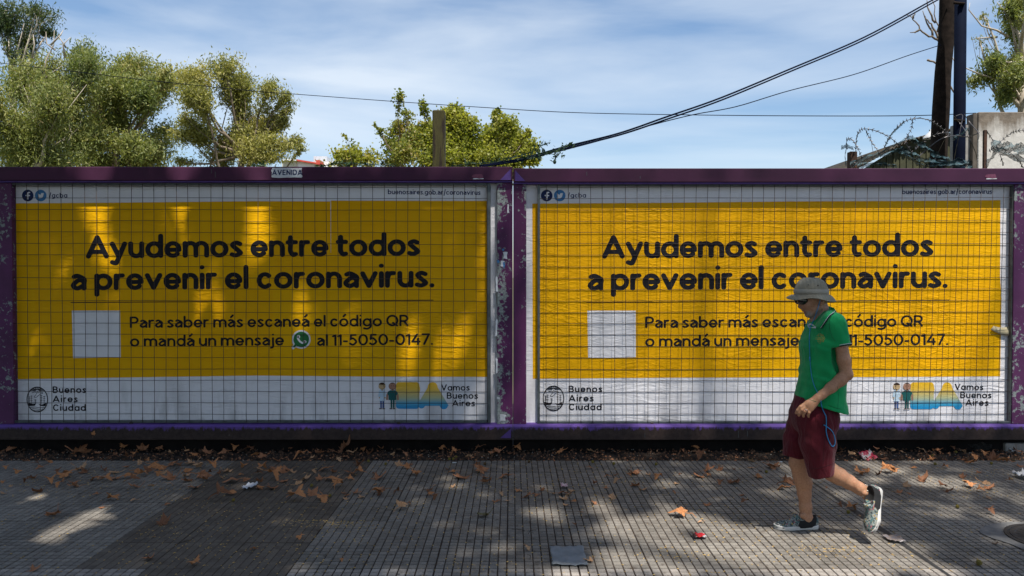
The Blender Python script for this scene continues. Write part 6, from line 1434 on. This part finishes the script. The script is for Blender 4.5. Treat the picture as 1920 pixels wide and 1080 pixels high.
for px, py in ((992, 866), (909, 870), (1901, 864)):
    p = ground(px, py + 2); o = bpy.data.objects.new('seed_ball', BM[1]); C.objects.link(o); o.location = (p.x, p.y, .013); o.scale = (.0135,) * 3; tag(o, 'brown dried seed ball at the inner edge of the pavement', 'seed ball', 'brown seed balls')
# crumpled sheets
def crumple(name, px, py, wpx, hpx, mat, label, cat, seed, amp=.012, n=12, z0=.004, rot=0, jag=.1):
    p = ground(px, py, z0); g = np.random.default_rng(seed); W = wpx * p.y / F; H = hpx * p.y / F * (p.y / CAMZ)
    vs = []; fs = []
    for i in range(n + 1):
        for j in range(n + 1):
            u, v = i / n - .5, j / n - .5; e = 1 + jag * math.sin(i * 1.7 + seed) * (abs(v) * 2) ** 3 * .5
            x = u * W * e + g.normal() * W * .008; y = v * H * (1 + jag * math.sin(j * 1.3 + seed * 2) * (abs(u) * 2) ** 3 * .5) + g.normal() * H * .008
            z = amp * (abs(math.sin(3 * u * 3 + seed + 2 * v)) * .6 + abs(math.sin(7 * v + 3 * u + seed)) * .5 + g.random() * .25) * (.3 + .7 * min(1, (abs(u) + abs(v))))
            vs.append((x, y, z))
    for i in range(n):
        for j in range(n): q = i * (n + 1) + j; fs.append([q, q + n + 1, q + n + 2, q + 1])
    o = mesh_obj(name, vs, fs, mat, None, True); o.location = p; o.rotation_euler = (0, 0, rot); md = o.modifiers.new('s', 'SOLIDIFY'); md.thickness = .0006
    return tag(o, label, cat)
t = NT('grey_tissue'); v = t.pos(obj=True); a = t.noise(v, 9, 5); t.bs(Base_Color=t.ramp(a, [(.3, (.15, .165, .175)), (.7, (.25, .27, .285))]), Roughness=.85, Alpha=.93); t.bump(t.noise(v, 60, 5, .7), .6, .004); TIS = t.m
crumple('paper_napkin', 1065.5, 1043, 64, 36, TIS, 'pale grey crumpled napkin lying flat in the middle foreground', 'napkin', 3, .012, 18)
t = NT('red_white_wrapper'); v = t.pos(obj=True); a = t.noise(v, 26, 4, .6); x = t.sep(v)[0]
t.bs(Base_Color=t.mix(t.ramp(a, [(.47, 0.0), (.5, 1.0)]), (.42, .40, .40), (.38, .02, .05)), Roughness=.3); RW = t.m
o = crumple('snack_wrapper', 1627, 857, 25, 6, RW, 'red and white snack wrapper propped up at the soil edge right of the man', 'wrapper', 5, .035, 10, .01); o.rotation_euler = (.5, -.25, .2)
t = NT('red_black_wrapper'); v = t.pos(obj=True); x = t.sep(v)[0]; t.bs(Base_Color=t.ramp(t.math('ADD', t.math('MULTIPLY', x, 9.0), t.noise(v, 18, 2)), [(.30, (.02, .01, .012)), (.36, (.5, .02, .03)), (.75, (.5, .02, .03)), (.8, (.5, .48, .48))]), Roughness=.3); RB = t.m
crumple('snack_wrapper', 1311, 1006.5, 24, 8, RB, 'crumpled red and black wrapper in the sunlit patch left of the man', 'wrapper', 8, .02, 10)
PKW = plain('pink_white_paper', (.45, .15, .22), (.62, .55, .56), 40, .6)
crumple('paper_scrap', 1058, 913, 12, 6, PKW, 'tiny pink and white paper scrap in the middle of the pavement', 'paper scrap', 2, .025, 7)
CLR = plain('clear_pink_film', (.22, .18, .175), (.33, .29, .28), 20, .25)
crumple('plastic_film', 1676, 1012, 30, 12, CLR, 'crumpled pale pinkish plastic film on the tar joint below the raised shoe', 'plastic film', 6, .02, 10)
crumple('tissue', 469, 914, 20, 10, plain('white_tissue', (.42, .45, .5), (.55, .58, .62), 14, .8), 'small white crumpled tissue among leaves on the worn strip', 'tissue', 4, .03, 8)
crumple('plastic_bag', 1918, 896, 24, 10, plain('white_plastic', (.4, .42, .45), (.5, .52, .55), 8, .4), 'white plastic scrap cut by the right edge of the view', 'plastic scrap', 9, .05, 8)
crumple('foil', 1891, 846, 10, 5, plain('crinkled_foil', (.4, .45, .5), (.6, .62, .65), 30, .25, .3, .9), 'shiny blob of crumpled foil beside the green bottle', 'foil', 7, .04, 8)
for (x, y) in ((852, 867.5), (1463, 866)):
    p = ground(x, y, .004); o = MB().tube([(-.018, 0, 0), (.018, .004, 0)], .004, 8).build('cigarette_end', WCOT, None, True); o.location = p; tag(o, 'white cigarette end ' + ('below the joint of the hoardings' if x < 900 else 'just left of the man at the soil edge'), 'cigarette end')
# green bottle lying under the beam
GBm = NT('green_plastic'); GBm.bs(Base_Color=(.01, .22, .06), Roughness=.15, Transmission_Weight=.5, IOR=1.45); 
bt_ = empty('plastic_bottle', ground(1862, 838, .0) + Vector((0, 0, .045)), .3, 'crushed green plastic bottle lying under the right end of the hoarding', 'bottle')
prof = [(.001, 0), (.034, .003), (.042, .02), (.040, .05), (.043, .08), (.036, .11), (.041, .14), (.030, .17), (.015, .20), (.014, .215)]
m_ = lathe(prof, 16); g = random.Random(3); m_.v = [(z - .10, x * g.uniform(.85, 1.05), y * g.uniform(.85, 1.05)) for x, y, z in m_.v]; m_.build('bottle_body', GBm.m, bt_, True)
m_ = lathe([(.001, .214), (.017, .215), (.017, .232), (.001, .234)], 14); m_.v = [(z - .10, x, y) for x, y, z in m_.v]; m_.build('cap', GRN, bt_, True)
# dark bundle of rubbish
t = NT('dark_rubbish'); v = t.pos(obj=True); a = t.noise(v, 16, 6, .7); t.bs(Base_Color=t.ramp(a, [(.35, (.006, .006, .006)), (.6, (.03, .025, .02)), (.68, (.16, .14, .12)), (.74, (.02, .02, .02))]), Roughness=.4); t.bump(a, 1, .03)
bm = bmesh.new(); bmesh.ops.create_icosphere(bm, subdivisions=4, radius=1); g = np.random.default_rng(5)
from mathutils import noise as mn
for v in bm.verts: v.co *= 1 + .25 * mn.noise(v.co * 2.5) + .12 * mn.noise(v.co * 7)
me = bpy.data.meshes.new('rubbish_bag'); bm.to_mesh(me); bm.free(); me.materials.append(t.m); o = bpy.data.objects.new('rubbish_bag', me); C.objects.link(o)
o.location = ground(1836, 846, 0) + Vector((0, .05, .045)); o.scale = (.17, .09, .062); tag(o, 'low dark torn rubbish bag pushed under the hoarding beside the green bottle', 'rubbish bag')
# weeds
def weed(px, py, s, lab):
    p = ground(px, py, .0); r_ = empty('weed', p, 0, lab, 'weed'); g = np.random.default_rng(int(px)); B = MB(); P_ = []
    for k in range(7):
        e = np.array([g.normal() * s * .5, g.normal() * s * .3, s * g.uniform(.5, 1)]); q = wob((0, 0, 0), e, 4, .15, g); B.tube(q, .0018, 4); P_ += [q[i] + g.normal(size=3) * s * .08 for i in (1, 2, 2, 3, 3, 4, 4, 4)]
    B.build('stems', VINE, r_); leaves_mesh('leaves', np.array(P_), s * .24, EUCD, r_, 1.6, 0, g=g)
weed(1443, 842, .07, 'small green weed in the soil just left of the shorts'); weed(1712, 845, .07, 'leafy green weed in the soil strip right of the snack wrapper'); weed(1678, 846, .05, 'tiny green weed left of the leafier one in the soil strip'); weed(1155, 840, .05, 'small dark weed in the shade under the right hoarding')
# debris stuff: yellow crumbs caught in the grooves, twigs and litter on the soil
CR = plain('straw_coloured_fluff', (.30, .18, .05), (.50, .35, .13), 30, .9)
g = np.random.default_rng(9)
def scatter(name, pts, smin, smax, mat, flat=.35, parent=None, zoff=.0):
    vs = []; fs = []
    for (x, y, z) in pts:
        s_ = g.uniform(smin, smax); a_ = g.uniform(0, 6.28); l_ = s_ * g.uniform(.8, 2.4); n = len(vs); ca, sa_ = math.cos(a_), math.sin(a_)
        for (u, v, w_) in ((-l_, -s_, 0), (l_, -s_ * .6, 0), (l_ * .7, s_, 0), (-l_ * .8, s_ * .7, 0), (0, 0, s_ * flat * 2.5)): vs.append((x + u * ca - v * sa_, y + u * sa_ + v * ca, z + w_ + zoff))
        fs += [[n, n + 1, n + 4], [n + 1, n + 2, n + 4], [n + 2, n + 3, n + 4], [n + 3, n, n + 4], [n + 3, n + 2, n + 1, n]]
    o = mesh_obj(name, vs, fs, mat, parent); o['kind'] = 'stuff'; return o
P_ = []
for k in range(5200):
    x = g.uniform(-4, 4.2); y = g.uniform(3.9, YE - .05); dens_ = .35 + .65 * (math.sin(x * 1.7 + 1) * math.sin(y * 2.3) > 0)
    if x > 0: dens_ *= 1.0
    if g.random() > dens_: continue
    if g.random() < .62: x = X0 + round((x - X0) / S) * S + g.normal() * .0025
    P_.append((x, y, .0))
for cx_, cy_, n_ in ((-1.35, 4.9, 90), (-1.1, 4.88, 60), (.95, 4.35, 50), (1.9, 4.42, 90), (2.1, 4.7, 60), (-.2, 4.15, 40), (-2.2, 4.7, 40), (.2, 4.3, 30), (.85, 5.6, 30)):
    for _ in range(n_): P_.append((cx_ + g.normal() * .12, cy_ + g.normal() * .05, 0))
scatter('seed_fluff', P_, .0016, .0048, CR)
P_ = [(g.uniform(-5.2, 5.2), YE - .02 + abs(g.normal()) * .28, .006) for _ in range(4200)]
P_ = [(x, y, -.004 + .03 * min(1, (y - YE) / .5) + .006) for x, y, z in P_]
scatter('soil_litter', P_[:2700], .003, .010, plain('soil_chip', (.03, .016, .009), (.09, .045, .022), 20, .9), .8); scatter('leaf_crumbs', P_[2700:3700], .003, .008, LEAFM[0], .6); scatter('pale_crumbs', P_[3700:], .0015, .004, plain('pale_crumb', (.3, .27, .22), (.45, .42, .36), 10, .9), .6)
B = MB()
for k in range(60):
    x = g.uniform(-5, 5); y = YE + abs(g.normal()) * .2 if k < 40 else g.uniform(4.2, YE); a_ = g.uniform(0, 6.28); l_ = g.uniform(.03, .11); z = .006
    B.tube([(x, y, z), (x + .5 * l_ * math.cos(a_), y + .5 * l_ * math.sin(a_), z + .008), (x + l_ * math.cos(a_ + .3), y + l_ * math.sin(a_ + .3), z)], .0016, 4)
B.build('fallen_twigs', WOODD)['kind'] = 'stuff'
